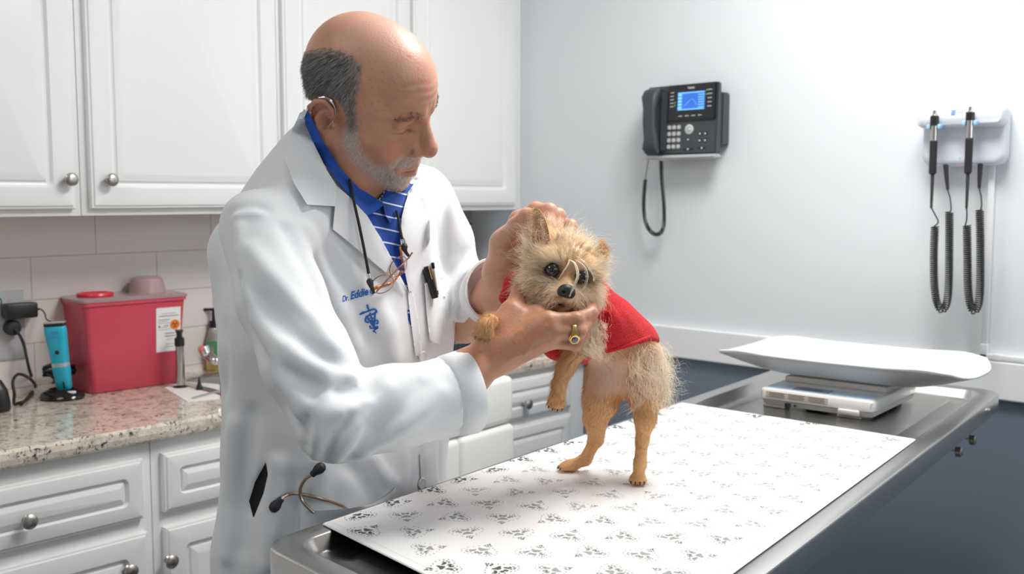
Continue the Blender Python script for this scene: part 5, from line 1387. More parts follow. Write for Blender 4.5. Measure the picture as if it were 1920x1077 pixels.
def coat_fn(p):
    d = coat_base(p); k = np.abs(d) < .04
    if k.any():
        q = p[k]; e = d[k]
        for pts, a, w, lo, hi in FOLD3:
            m = ((q > lo - 3 * w) & (q < hi + 3 * w)).all(1)
            if m.any():
                t = np.exp(-(polydist(q[m], pts) / w) ** (2 if a > 0 else 1.5)); e[m] -= a * t
        px_ = pix(q.astype(float)); dd = (px_[:, 2] < 1.50)
        for poly, dep in ((OPENP, .009), (SLITP, .008)):
            b = (px_[:, 0] > poly[:, 0].min() - 20) & (px_[:, 0] < poly[:, 0].max() + 20) & (px_[:, 1] > poly[:, 1].min() - 20) & (px_[:, 1] < poly[:, 1].max() + 20)
            if b.any(): e[b] += dep * np.clip(.5 + pdist(px_[b, :2], poly) / 8, 0, 1) * (1 if poly is OPENP else 1)
        e -= .0030 * vnoise(q, 19, 77, 2) + .0016 * vnoise(q, 48, 78, 2)
        d[k] = e
    return d
Vc, Fc = mesh_sdf(coat_fn, lo_c, hi_c, .0048, 2)
coat = mobj('lab_coat', Vc, Fc, M['coat'], man, True)
tree = bvh(*bjoin((Vc, Fc), (Vh, Fh)))
treec = bvh(Vc, Fc)

M['coat2'] = M['coat']
# polo shirt seen in the opening, its collar, trousers through the side slit
patch('polo_shirt', [(634, 322), (655, 325), (700, 345), (745, 340), (776, 345), (764, 362), (760, 395), (755, 450), (762, 500), (772, 552), (740, 502), (714, 460), (680, 400)], treec, .002, .002, 4, M['stripe'], man)
shirt_slit = patch('polo_shirt', [(764, 575), (770, 590), (776, 612), (772, 618), (766, 600)], treec, .0012, .001, 3, M['stripe'], man)
patch('shirt_collar', [(570, 205), (580, 212), (604, 262), (640, 318), (672, 352), (708, 374), (722, 383), (700, 400), (688, 404), (650, 362), (612, 312), (585, 262), (566, 218)], tree, .0085, .003, 3.5, M['shirtblue'], man, smooth_it=14)
patch('shirt_collar', [(716, 372), (738, 364), (762, 364), (757, 382), (744, 405), (732, 420), (722, 402)], treec, .011, .003, 3.5, M['stripe'], man, smooth_it=10)
patch('trousers', SLITP, treec, .001, .001, 3, M['trouser'], man)
# collar, lapels, placket, pockets, buttons, seams
coatpart = lambda nm, poly, off, th, st=4, it=8, lift=None: patch(nm, poly, tree, off, th, st, M['coat'], coat, it, lift)
coatpart('collar', [(578, 203), (562, 212), (544, 252), (531, 292), (552, 345), (576, 384), (628, 387), (632, 350), (612, 318), (588, 268), (570, 222)], .0125, .004, 4, 20)
coatpart('lapel', [(630, 348), (652, 366), (688, 404), (716, 450), (738, 492), (764, 545), (700, 492), (655, 455), (624, 430), (628, 388)], .0100, .004, 4, 12)
coatpart('lapel', [(770, 352), (796, 372), (806, 410), (806, 450), (790, 500), (768, 552), (758, 505), (751, 452), (753, 408), (760, 380)], .0070, .004, 4, 12)
coatpart('front_placket', [(764, 545), (776, 552), (786, 610), (792, 668), (779, 668), (770, 600)], .0035, .0025, 4, 3)
coatpart('front_placket', [(787, 852), (800, 850), (802, 912), (790, 915)], .0035, .0025, 4, 3)
chestp = coatpart('chest_pocket', [(796, 532), (832, 520), (836, 585), (836, 628), (828, 648), (806, 640), (800, 590)], .0045, .0015, 4, 6, lift=lambda x, y: .004 * np.clip((560 - y) / 40, 0, 1))
lowp = coatpart('hip_pocket', [(565, 958), (600, 958), (650, 955), (695, 946), (722, 932), (742, 915), (744, 960), (738, 1040), (730, 1100), (556, 1100), (560, 1030)], .0045, .0015, 5, 8, lift=lambda x, y: .012 * np.clip(1 - np.abs(y - 952) / 30, 0, 1) * np.clip((x - 565) / 60, 0, 1) * np.clip((742 - x) / 60, 0, 1))
M['button'] = mat('pearl_button', (.72, .70, .66), .25)
for x, y in ((788, 668), (787, 906)):
    h = hit(treec, x, y); nn = nrm(h[1]); nn = nn if nn @ (CAM - h[0]) > 0 else -nn
    MB().lathe(h[0] + nn * .004, [(.0085, 0), (.0088, .0012), (.0075, .0022), (.0060, .0016), (.002, .0014)], axis=nn, n=24).build('button', M['button'], coat)
# cuffs (turned hems)
def cuff(c, n_, r, poly_t=.003, L=.032, nm='cuff'):
    e = MB(); n_ = nrm(n_); u = nrm(np.cross(n_, ZV)); w = np.cross(n_, u); a = np.linspace(0, 2 * math.pi, 40, endpoint=False)
    def rg_(h, rr): return [c + n_ * h + (u * math.cos(t) + w * math.sin(t)) * rr * (1 + .012 * math.sin(3 * t) + .008 * math.sin(5 * t + 1)) for t in a]
    e.loft([rg_(-L, r - .0060), rg_(-L + .004, r + .0002), rg_(0, r + .0030), rg_(.002, r + .002), rg_(.002, r - .001), rg_(-.003, r - .002), rg_(-L * .8, r - .003)], cap0=False, cap1=False).build(nm, M['coat'], coat, auto=60)
cuff(cuffR_c, cuffR_n, .0540); cuff(cuffL_c, cuffL_n, .0505)

# embroidery: script name and veterinary emblem, sewn on the cloth
M['thread'] = mat('blue_embroidery', (0.015, 0.14, 0.50), 0.6, bump=(1500, .3, .0003))
def onC(x, y, lift=.0012):
    h = hit(treec, x, y); return h[0] - nrm(ray(x, y)) * lift
def emb_text(txt, x0, y0, sx, ang, shear, bold, par, nm, xs=1.0):
    V, F = text_arrays(txt, 1.0, shear, bold); V[:, 0] *= xs; ca, sa_ = math.cos(ang), math.sin(ang)
    X = x0 + (V[:, 0] * ca + V[:, 1] * sa_) * sx; Y = y0 + (V[:, 0] * sa_ - V[:, 1] * ca) * sx * 1.0
    W = np.array([onC(a, b) for a, b in zip(X, Y)]); return mobj(nm, W, F, M['thread'], par, False)
emb_text('Dr.', 642, 566, 15, -.22, .45, .02, coat, 'embroidered_name', .62)
emb_text('Eddie', 657, 562, 19.5, -.27, .45, .03, coat, 'embroidered_name', .80)
emb_text('G', 693, 553, 19.5, -.25, .45, .03, coat, 'embroidered_name', .70)
e = MB()
def tr_(pts, r0, r1=None, n=5):
    c = catmull(np.array(pts, float), 5); c3 = np.array([onC(600 + a / 7.695, 500 + b / 7.695, .0006) for a, b in c]); r1 = r0 if r1 is None else r1
    rad = np.interp(np.linspace(0, 1, len(c3)), [0, .5, 1], [r0, (r0 + r1) * .6, r1]) / 7.695 * 1.45 / 1875
    e.tube(c3, rad, 6)
tr_([(580, 695), (640, 665), (710, 640), (780, 615), (815, 640), (812, 670)], 10, 15); tr_([(570, 690), (600, 680), (640, 660)], 6, 20)
tr_([(680, 550), (690, 590), (705, 625)], 16, 10); tr_([(720, 665), (745, 740), (775, 830), (790, 900)], 9, 7); tr_([(800, 665), (760, 690), (720, 700), (665, 745), (655, 790), (700, 810)], 12, 12)
tr_([(665, 715), (720, 790), (775, 865)], 14, 14); tr_([(795, 680), (790, 770), (780, 862)], 12, 12); tr_([(705, 770), (780, 790), (830, 775), (835, 815), (810, 825)], 6, 13)
tr_([(720, 855), (730, 890), (790, 885), (830, 865), (830, 890), (800, 905)], 12, 9); tr_([(830, 890), (790, 915), (770, 935), (800, 950), (812, 970)], 10, 6); tr_([(715, 745), (790, 742)], 6, 6)
e.build('embroidered_emblem', M['thread'], coat, auto=None)

# shoes and trouser legs
def trous(p):
    d = None
    for s in (-1, 1):
        a = cap(p, hipc + BA * .09 * s, foot(s) + ZV * .10, .105, .062); d = a if d is None else smin(d, a, .02)
    return smax(smax(d, p[:, 2] - .80, .004), .06 - p[:, 2], .004)
Vp, Fp = mesh_sdf(trous, np.array([hipc[0] - .32, hipc[1] - .32, .03]), np.array([hipc[0] + .32, hipc[1] + .32, .84]), .012, 1)
mobj('trousers', Vp, Fp, M['trouser'], man, True)
for s in (-1, 1):
    def sh(p, s=s):
        f = foot(s); a = cap(p, f + ZV * .045 - BF * .03, f + ZV * .035 + BF * .15, .046, .040); a = smin(a, cap(p, f + ZV * .05, f + ZV * .10, .045, .042), .02); return smax(a, .001 - p[:, 2], .003)
    f = foot(s); V, F = mesh_sdf(sh, f + np.array([-.24, -.24, -.01]), f + np.array([.24, .24, .17]), .008, 1); mobj('shoe', V, F, M['black'], man, True)

# gold ring
M['gold'] = mat('yellow_gold', (.80, .55, .22), .22, 1.0); M['gem'] = mat('dark_purple_stone', (.03, .012, .05), .05, coat=1.0)
ra, rb = near_f[2][0][0], near_f[2][0][1]; rc = ra + (rb - ra) * .80; rax = nrm(rb - ra)
u = -FV - rax * (-FV @ rax); u = nrm(u * .75 - UV * .66); u = nrm(u - rax * (u @ rax)); w = np.cross(rax, u)
rng_ = MB(); n = 40; R0 = .0112; rings = []
for i in range(n):
    t = 2 * math.pi * i / n; out_ = u * math.cos(t) + w * math.sin(t); th = .0014 + .0020 * max(0, math.cos(t)) ** 3; hw_ = .0026 + .0052 * max(0, math.cos(t)) ** 3
    rings.append([rc + out_ * (R0 + a) + rax * b for a, b in ((0, -hw_), (th, -hw_ * .9), (th * 1.15, 0), (th, hw_ * .9), (0, hw_))])
V = np.array(rings).reshape(-1, 3); F = [(i * 5 + k, i * 5 + (k + 1) % 5, ((i + 1) % n) * 5 + (k + 1) % 5, ((i + 1) % n) * 5 + k) for i in range(n) for k in range(5)]
rng_.add(V, F); tp = rc + u * (R0 + .0022)
rng_.lathe(tp, [(.0070, 0), (.0078, .0018), (.0074, .0026), (.0058, .0030)], axis=u, n=28, sx=.82, sy=1.0, xdir=rax)
for i in range(18):
    t = 2 * math.pi * i / 18; rng_.lathe(tp + (rax * .82 * math.cos(t) + w * math.sin(t)) * .0070 + u * .0016, [(.0008, 0), (.0006, .0016)], axis=u, n=6)
rg0 = rng_.build('ring', M['gold'], man, auto=40)
MB().lathe(tp, [(.0054, .0024), (.0056, .0034), (.0045, .0046), (.001, .0050)], axis=u, n=28, sx=.85, sy=1.0, xdir=rax).build('stone', M['gem'], rg0)

# ---------------- things he carries
# reading glasses on a cord
gl = onC(735, 520); gls = thing('eyeglasses', gl, 'reading glasses with amber temples hanging on a black cord over the white coat', 'glasses')
M['wire'] = mat('bronze_pink_wire', (.45, .22, .20), .25, .9); M['amber'] = mat('amber_tortoiseshell', (.62, .17, .015), .2, coat=.5, noise=(180, 3, (.16, .03, .005), .45, .65)); M['lens'] = mat('lens_glass', (.97, .97, .97), .02, trans=1.0, alpha=.35)
M['cord'] = mat('black_cord', (.01, .01, .01), .7)
def G3(x, y, l=.012):
    h = hit(tree, x, y); return h[0] - nrm(ray(x, y)) * l
def path(pts, l=.012, n=6):
    c = catmull(np.array(pts, float), n); d = np.array([((G3(a, b, 0) - CAM) @ FV) for a, b in c])
    for _ in range(6): d[1:-1] = np.minimum(d[1:-1], .5 * d[1:-1] + .25 * (d[:-2] + d[2:]))
    return np.array([P(a, b, dd - l) for (a, b), dd in zip(c, d)])
MB().tube(path([(655, 336), (664, 380), (675, 430), (685, 480), (692, 518)], .0175), .0022, 8).build('cord', M['cord'], gls)
MB().tube(path([(743, 395), (748, 415), (752, 440), (757, 455)], .0165), .0022, 8).build('cord', M['cord'], gls)
for (x, y, x2, y2) in ((691, 514, 694, 526), (756, 448, 759, 460)):
    a, b = G3(x, y, .018), G3(x2, y2, .018); MB().tube([a, b], .0030, 12).build('crimp', M['chrome'], gls)
for pts in ([(693, 523), (694, 530), (698, 542), (701, 551)], [(759, 457), (758, 465), (761, 473), (766, 480)]):
    p_ = path(pts, .020); nn = len(p_); MB().tube(p_, np.interp(np.arange(nn) / nn, [0, .2, .35, .6, 1], [.003, .0052, .0048, .0028, .0022]), 12).build('cord_loop', M['blackr'], gls)
def lensring(cx_, cy_, rx, ry, ang, l0):
    t = np.linspace(0, 2 * math.pi, 44, endpoint=False); X = cx_ + rx * np.cos(t) * math.cos(ang) - ry * np.sin(t) * math.sin(ang); Y = cy_ + rx * np.cos(t) * math.sin(ang) + ry * np.sin(t) * math.cos(ang)
    c = P(cx_, cy_, (G3(cx_, cy_, 0) - CAM) @ FV - l0); dn = nrm(-FV + RV * .35 + UV * .1)
    out_ = []
    for a, b in zip(X, Y): r = ray(a, b); s_ = ((c - CAM) @ dn) / (r @ dn); out_.append(CAM + r * s_)
    return np.array(out_), c
frame = MB(); r1, c1 = lensring(717, 533, 22, 16, -.45, .026); r2, c2 = lensring(747, 500, 21, 14, -1.0, .028)
frame.tube(r1, .0007, 7, closed=True).tube(r2, .0007, 7, closed=True)
frame.tube([P(727, 519, 1.40), P(737, 514, 1.40)], .001) if False else None
bA = c1 * .35 + c2 * .65
frame.tube([r1[np.argmin(np.linalg.norm(r1 - c2, axis=1))], (c1 + c2) / 2 - FV * .004, r2[np.argmin(np.linalg.norm(r2 - c1, axis=1))]], .0009, 7)
frame.build('frame', M['wire'], gls)
for rr in (r1, r2):
    MB().add(rr, [tuple(range(len(rr)))]).build('lens', M['lens'], gls, smooth=False)
M['pad'] = mat('clear_nose_pad', (.75, .66, .42), .15, trans=.4)
for (x, y) in ((727, 514), (737, 508)):
    c = P(x, y, (c1 - CAM) @ FV - .004); MB().loft([[c + RV * .0022 * math.cos(t) * s_ + UV * .0045 * math.sin(t) * s_ - FV * h for t in np.linspace(0, 6.28, 14, endpoint=False)] for s_, h in ((.6, 0), (1, .0006), (1, .0014), (.6, .002))]).build('nose_pad', M['pad'], gls)
t1 = path([(700, 541), (716, 537), (733, 531), (745, 520), (754, 500), (753, 480), (750, 463)], .022); nn = len(t1)
MB().tube(t1, np.interp(np.arange(nn) / nn, [0, .3, .45, 1], [.0030, .0026, .0013, .0016]), 10).build('temple', M['amber'], gls)
t2 = path([(706, 547), (722, 530), (745, 505), (765, 485), (773, 474)], .030); MB().tube(t2, .0012, 8).build('temple', M['wire'], gls)

# pens in the chest pocket
pn = onC(806, 512); pen = thing('pen', pn, 'thick black pen clipped in the breast pocket of the white coat', 'pen')
a = G3(799, 500, .008); b2 = G3(806, 524, .008); ax = nrm(b2 - a); MB().lathe(a, [(.0035, 0), (.0045, .0008), (.0045, .003), (.0062, .0032), (.0070, .006), (.0068, .0225), (.005, .050)], axis=ax, n=18).build('barrel', M['black'], pen)
MB().tube([a + RV * .0045 - FV * .006, b2 + RV * .004 - FV * .006], .001, 6).build('clip', M['gold'], pen)
pen2 = thing('pen', onC(818, 530), 'slim pen with a gold clip beside the thick black pen', 'pen')
a = G3(811, 493, .009); b2 = G3(820, 552, .009); ax = nrm(b2 - a); L = np.linalg.norm(b2 - a)
MB().tube([a + ax * .008, b2], .0020, 10).build('barrel', M['white'], pen2); MB().tube([a, a + ax * .009], .0026, 12).build('cap', M['black'], pen2)
MB().tube([a + ax * .014 - FV * .003, b2 - ax * .003 - FV * .003], .0008, 6).build('clip', M['gold'], pen2); MB().lathe(b2, [(.0022, -.006), (.0022, 0), (.001, .002)], axis=ax, n=12).build('tip', M['black'], pen2)

# stethoscope ear pieces sticking out of the hip pocket
M['brz'] = mat('champagne_steel_tube', (.42, .32, .24), .28, 1.0)
ste = thing('stethoscope', onC(600, 930), 'stethoscope with black ear tips and bronze tubes sticking out of the hip pocket', 'stethoscope')
pa = path([(586, 890), (572, 900), (563, 918), (566, 938), (578, 953), (588, 962)], .010); pb_ = path([(527, 937), (537, 929), (552, 926), (575, 929), (605, 937), (638, 948), (650, 955)], .007)
MB().tube(pa, .0024, 10).build('ear_tube', M['brz'], ste); MB().tube(pb_, .0024, 10).build('ear_tube', M['brz'], ste)
for p_, s_ in ((pa, (598, 880)), (pb_, (521, 944))):
    d = nrm(P(*s_, (p_[0] - CAM) @ FV) - p_[0]); MB().lathe(p_[0] - d * .002, [(.003, 0), (.0046, .001), (.0050, .006), (.0072, .011), (.0080, .016), (.0066, .021), (.003, .0235)], axis=d, n=20).build('ear_tip', M['blackr'], ste)
# hearing aid tucked over the ear
ha = [fromH(EAR(-13, 33, -4))[0], fromH(EAR(-4, 36, -3))[0], fromH(EAR(6, 31, -3))[0], fromH(EAR(12, 18, -3))[0], fromH(EAR(12, 2, 1))[0], fromH(EAR(8, -6, 1))[0]]
hh_ = catmull(ha, 5); nn = len(hh_); 
tag(MB().tube(hh_, np.interp(np.arange(nn) / nn, [0, .3, .5, .9, 1], [.002, .0028, .0008, .0008, .0022]), 8).build('hearing_aid', M['steelh'], None), 'small silver hearing aid hooked over the man\'s ear', 'hearing aid')
# ================================================================ THE DOG
MTOP = mtop
dy0 = nrm(RV * .966 - UV * .259); du0 = nrm(RV * .259 + UV * .966)
GX = nrm(-FV * .95 - du0 * .22 + dy0 * .16); GL = nrm(dy0 - GX * (dy0 @ GX)); GU = np.cross(GX, GL)
GO = P(1064, 513, 1.376); GM = np.stack([GX, GL, GU]).astype(np.float32)
def toG(p): return (p - GO.astype(np.float32)) @ GM.T
def fromG(q): return GO + np.atleast_2d(q) @ GM
def fg(*q): return fromG(q)[0]
EY = .0222
def doghead(q):
    s = q.copy(); s[:, 1] = -np.abs(s[:, 1])
    d = ell(q, (-.043, 0, .006), (.044, .052, .038))
    d = smin(d, ell(s, (-.022, -.030, -.024), (.026, .022, .024)), .018)
    d = smin(d, ell(s, (-.014, -.022, .012), (.018, .018, .012)), .012)
    d = smin(d, cap(q, (-.012, 0, -.014), (.016, 0, -.021), .0165, .0125), .012)
    d = smin(d, ell(s, (.010, -.009, -.033), (.016, .013, .013)), .010)
    d = smin(d, cap(q, (-.02, 0, -.045), (.006, 0, -.047), .017, .010), .008)
    d = smax(d, -sph(s, (.001, -EY, 0), .0105), .004)
    return d
NECK = [fg(-.050, 0, -.01), P(1085, 580, 1.475), P(1082, 612, 1.485)]
TR = [P(1084, 605, 1.480), P(1130, 622, 1.492), P(1172, 655, 1.505), P(1178, 700, 1.515)]
TRr = [.046, .046, .044, .036]
pL = onZ(1068, 884, MTOP); pR = onZ(1196, 908, MTOP)
HL = [P(1138, 708, 1.515), P(1126, 752, 1.510), P(1116, 786, 1.512), P(1116, 826, 1.540), P(1098, 862, 1.553)]; HLr = [.034, .027, .017, .0098, .0092]
HRr_ = [P(1200, 700, 1.505), P(1210, 748, 1.495), P(1210, 786, 1.485), P(1204, 826, 1.488), P(1200, 870, 1.480)]; HRr = [.032, .023, .0155, .0090, .0090]
FL1 = [P(1098, 622, 1.455), P(1082, 652, 1.430), P(1060, 690, 1.425), P(1048, 722, 1.425)]; FL1r = [.022, .0165, .0118, .0105]
FL2 = [P(1040, 606, 1.462), P(985, 614, 1.440), P(940, 608, 1.400), P(918, 604, 1.325)]; FL2r = [.022, .014, .0110, .0105]
def pawsdf(p, c, f, upn, s=1.0):
    """c centre of the paw, f pointing to the toes"""
    f = nrm(f); u = nrm(upn - f * (upn @ f)); l = np.cross(u, f); d = ell(p, c, (.014 * s, .0115 * s, .0085 * s), ax=[f, l, u])
    for k, a in enumerate((-.0085, -.003, .003, .0085)):
        t0 = c + l * a * s + f * .004 * s; t1 = c + l * a * 1.15 * s + f * (.0135 - .0025 * (abs(a) > .005)) * s - u * .002 * s
        d = smin(d, cap(p, t0, t1, .0046 * s, .0042 * s), .0025)
    return d
ZU = np.array([0, 0, 1.0])
PAWS = [(pL + ZU * .0085 + nrm(pL - HL[-1]) * 0, nrm((P(1045, 884, 1.553) - P(1098, 878, 1.553)) * [1, 1, 0]), ZU, HL[-1], 1.0),
        (pR + ZU * .0085, nrm(-WF * 1.0 - WR * .15), ZU, HRr_[-1], 1.0),
        (P(1045, 746, 1.423), nrm(-UV * .9 - RV * .18 - FV * .3), -FV, FL1[-1], 1.0),
        (P(909, 614, 1.300), nrm(-UV * .85 - FV * .30 - RV * .15), nrm(-FV + UV * .2), FL2[-1], 1.0)]
def dogsdf(p):
    d = doghead(toG(p))
    d = smin(d, chain(p, NECK, [.034, .036, .040], .02), .015)
    d = smin(d, chain(p, TR, TRr, .02), .02)
    hl = chain(p, HL, HLr, .008); hr = chain(p, HRr_, HRr, .008)
    d = smin(d, hl, .014); d = smin(d, hr, .014)
    d = smin(d, chain(p, FL1, FL1r, .008), .010); d = smin(d, chain(p, FL2, FL2r, .008), .010)
    d = smin(d, cap(p, HL[2] + RV * .012, HL[3] + RV * .006, .006, .006), .008)
    for c, f, u, a, s in PAWS:
        d = smin(d, cap(p, a, c, .0090, .0085), .006); d = smin(d, pawsdf(p, c, f, u, s), .005)
    # ears
    d = smin(d, cap(p, fg(-.055, -.030, .035), P(1012, 446, 1.425), .010, .007), .012)
    return d
dlo = np.minimum.reduce([P(890, 380, 1.25), P(890, 640, 1.25), P(890, 640, 1.6), P(1250, 930, 1.40), P(1250, 400, 1.6), P(890, 930, 1.6)]) ; dhi = np.maximum.reduce([P(890, 380, 1.25), P(890, 380, 1.6), P(1250, 380, 1.6), P(1250, 930, 1.40), P(890, 640, 1.6)])
dlo[2] = MTOP - .01
def dogclip(p): return smax(dogsdf(p), (MTOP + .0005) - p[:, 2], .001)
Vd, Fd = mesh_sdf(dogclip, dlo - .01, dhi + .01, .0028, 1)
TAN = np.array((.70, .39, .17)); CREAM = np.array((.96, .80, .57)); PINK = np.array((.62, .42, .36)); RUST = np.array((.48, .20, .06))
qd = toG(Vd.astype(np.float32)).astype(float)
def dogcol(V):
    q = toG(V.astype(np.float32)).astype(float); C = np.tile(TAN, (len(V), 1)); px_ = pix(V)
    C = blob(C, px_[:, :2], (1135, 705), (55, 38), PINK, .95)
    C = blob(C, px_[:, :2], (1160, 755), (18, 14), RUST, .8)
    head = ((q - np.array([-.03, 0, 0])) ** 2).sum(1) < .075 ** 2
    hc = np.tile(CREAM, (len(V), 1)); s = q.copy(); s[:, 1] = -np.abs(s[:, 1])
    hc = blob(hc, s, (.002, -.004, -.004), (.024, .017, .022), TAN * .92, 1.0); hc = blob(hc, s, (.0, -.010, .008), (.02, .012, .012), RUST * 1.1, .35)
    hc = blob(hc, s, (-.02, -.020, .030), (.02, .02, .012), TAN, .5); hc = blob(hc, s, (-.003, -.014, -.003), (.006, .006, .006), (.14, .08, .05), .5)
    hc = blob(hc, s, (.003, -EY, -.001), (.010, .0125, .0105), (.035, .022, .016), 1.0)
    hc = blob(hc, s, (.020, 0, -.041), (.010, .011, .0035), (.05, .03, .03), .8)
    C[head] = hc[head]; return C
Cd = dogcol(Vd)
M['dogskin'] = mat('dog_skin_and_undercoat', (.6, .4, .2), .8, attr=True, bump=(500, .4, .001))
M['fur'] = hairmat('dog_fur', .6, .35)
dog = mobj('dog', Vd, Fd, M['dogskin'], None, True, colors=Cd)
tag(dog, 'small scruffy tan dog in a red sweater standing on its hind legs on the mat', 'dog')

# eyes, nose, mouth
M['eye'] = mat('dark_dog_eye', (.012, .008, .006), .04, coat=1.0); M['nose'] = mat('dark_dog_nose', (.035, .035, .040), .38, bump=(900, .5, .0006))
for s in (-1, 1):
    MB().lathe(fg(-.0005, s * EY, 0) - GX * .0100, [(.0001, -.0001)] + [(.0100 * math.sin(t), .0100 - .0100 * math.cos(t)) for t in np.linspace(.1, 3.04, 18)], axis=GX, n=28).build('eye', M['eye'], dog, auto=None)
def nosef(p):
    q = toG(p); s = q.copy(); s[:, 1] = -np.abs(s[:, 1]); d = ell(q, (.026, 0, -.0185), (.0090, .0118, .0094)); d = smin(d, ell(s, (.025, -.0072, -.0220), (.0065, .005, .0055)), .004)
    d = smax(d, -ell(s, (.0335, -.0050, -.0195), (.004, .0024, .0022)), .0015); return smax(d, -cap(q, (.036, 0, -.020), (.034, 0, -.032), .0008), .001)
c = fg(.026, 0, -.02); V, F = mesh_sdf(nosef, c - .022, c + .022, .0009, 1); mobj('nose', V, F, M['nose'], dog, True)
MB().tube(catmull([fg(.0195, -.012, -.0415), fg(.0245, -.004, -.0395), fg(.0245, .004, -.0400)], 4), [.0006] * 4 + [.0016] * 4 + [.0008], 8).build('mouth', mat('dark_lip', (.02, .012, .012), .5), dog)
# ears: right one held up in the man's fingers, left one folded
def earmesh(nm, spine, width, nrmv, curlv):
    spine = catmull(spine, 5); n = len(spine); V = []; k = 9; t = np.linspace(0, 1, n)
    w = np.interp(t, [0, .35, .7, 1], width); tang = nrm(np.gradient(spine, axis=0))
    for i in range(n):
        sd = nrm(np.cross(tang[i], nrmv)); nn = nrm(np.cross(sd, tang[i]))
        for j in range(k):
            a = j / (k - 1) * 2 - 1; V.append(spine[i] + sd * a * w[i] + nn * curlv * w[i] * a * a)
    V = np.array(V); N0 = np.array(nrmv) * .0022; m = len(V); F = []
    for i in range(n - 1):
        for j in range(k - 1): a = i * k + j; F += [(a, a + 1, a + k + 1, a + k), (a + m + k, a + m + k + 1, a + m + 1, a + m)]
    for i in range(n - 1):
        for j in (0, k - 1): a = i * k + j; F.append((a, a + k, a + k + m, a + m))
    for j in range(k - 1):
        for i in (0, n - 1): a = i * k + j; F.append((a, a + 1, a + 1 + m, a + m))
    V2 = np.vstack([V, V - N0]); o = mobj(nm, V2, F, M['earm'], dog, True)
    b = bmesh.new(); b.from_mesh(o.data); bmesh.ops.recalc_face_normals(b, faces=b.faces[:]); b.to_mesh(o.data); b.free(); return V, np.array([f for f in F[0:2 * (n - 1) * (k - 1):2]])
M['earm'] = mat('dog_ear', (.62, .33, .13), .8, bump=(600, .4, .001))
E1 = earmesh('ear', [P(1020, 458, 1.398), P(1018, 436, 1.404), P(1014, 416, 1.412), P(1008, 401, 1.420), P(1001, 393, 1.428)], [.0135, .0115, .0075, .002], nrm(-FV - RV * .5), .7)
E2 = earmesh('ear', [P(1118, 474, 1.445), P(1128, 463, 1.435), P(1136, 466, 1.420), P(1137, 484, 1.410)], [.011, .0095, .007, .002], nrm(-FV * .8 + RV * .6), -.4)
# claws
M['claw'] = mat('dark_claw', (.05, .035, .028), .3)
for c, f, u, a, s in PAWS:
    u2 = nrm(u - f * (u @ f)); l = np.cross(u2, f)
    for o_ in (-.0085, -.003, .003, .0085):
        b0 = c + l * o_ * 1.15 + f * (.0165 - .0025 * (abs(o_) > .005)) - u2 * .0015; b1 = b0 + f * .0035 - u2 * .0030
        if b1[2] < MTOP + .001 and u is ZU: b1[2] = MTOP + .0012
        MB().tube([b0 - f * .002, b0, b1], [.0016, .0015, .0004], 8).build('claw', M['claw'], dog)

# red fleece sweater
def fleece(p):
    d = chain(p, [P(1088, 560, 1.472), P(1082, 590, 1.482)] + TR[1:], [.043, .050, .0525, .048, .036], .02) - .001
    d = smin(d, chain(p, [P(1075, 565, 1.475), P(1000, 545, 1.475), P(975, 520, 1.462)], [.040, .022, .010], .02), .02)
    d = smin(d, chain(p, [P(980, 506, 1.452), P(962, 530, 1.450), P(946, 560, 1.446)], [.007, .011, .009], .01), .01)
    d = smin(d, cap(p, P(1075, 610, 1.47), P(1050, 640, 1.465), .040, .030), .02)
    a = P(1240, 634, 1.47); b = P(1085, 676, 1.44); c = P(1235, 655, 1.56); n_ = nrm(np.cross(b - a, c - a)); n_ = n_ if n_ @ UV < 0 else -n_
    d = smax(d, (p - a.astype(np.float32)) @ n_.astype(np.float32), .004)
    d = smax(d, -cap(p, P(1098, 628, 1.42), P(1115, 616, 1.38), .022, .026), .005)
    d = smax(d, -(doghead(toG(p)) - .004), .004)
    for pl in (SWF):
        d = d - .0022 * np.exp(-(polydist(p, pl) / .006) ** 2)
    return d + .0012 * np.sin(p @ np.array([160., 60, 90])) * 0
SWF = [[P(1110, 590, 1.43), P(1128, 582, 1.43), P(1144, 590, 1.44), P(1150, 612, 1.45)], [P(1135, 560, 1.44), P(1158, 600, 1.44), P(1165, 640, 1.45)], [P(1170, 590, 1.45), P(1195, 622, 1.46), P(1200, 640, 1.46)], [P(1090, 660, 1.43), P(1130, 655, 1.43), P(1180, 645, 1.44), P(1225, 630, 1.45)]]
lo = dlo.copy(); hi = dhi.copy(); Vs, Fs = mesh_sdf(fleece, np.minimum(lo, P(940, 500, 1.55)) - .02, hi + .02, .0030, 1)
M['fleece'] = mat('red_terry_fleece', (.66, .012, .018), .95, noise=(420, 2, (.42, .006, .010), .45, .7), bump=(520, .9, .0022), sheen=.1)
sw = mobj('sweater', Vs, Fs, M['fleece'], dog, True)
def hemline(pts, r=.0032):
    c = catmull(pts, 6); return c
trs = bvh(Vs, Fs)
def onS(x, y, l=0):
    h = hit(trs, x, y); return None if h is None else h[0] - nrm(ray(x, y)) * l
hp_ = [onS(x, y, .0005) for x, y in ((1088, 668), (1110, 665), (1140, 658), (1170, 650), (1200, 640), (1220, 632))]
hp_ = [h for h in hp_ if h is not None]
if len(hp_) > 3: MB().tube(catmull(hp_, 5), .0035, 10).build('hem', M['fleece'], sw)
hp_ = [onS(x, y, .0005) for x, y in ((1112, 592), (1124, 586), (1136, 584), (1143, 592), (1144, 604))]; hp_ = [h for h in hp_ if h is not None]
if len(hp_) > 3: MB().tube(catmull(hp_, 5), .0030, 10).build('armhole_hem', M['fleece'], sw)

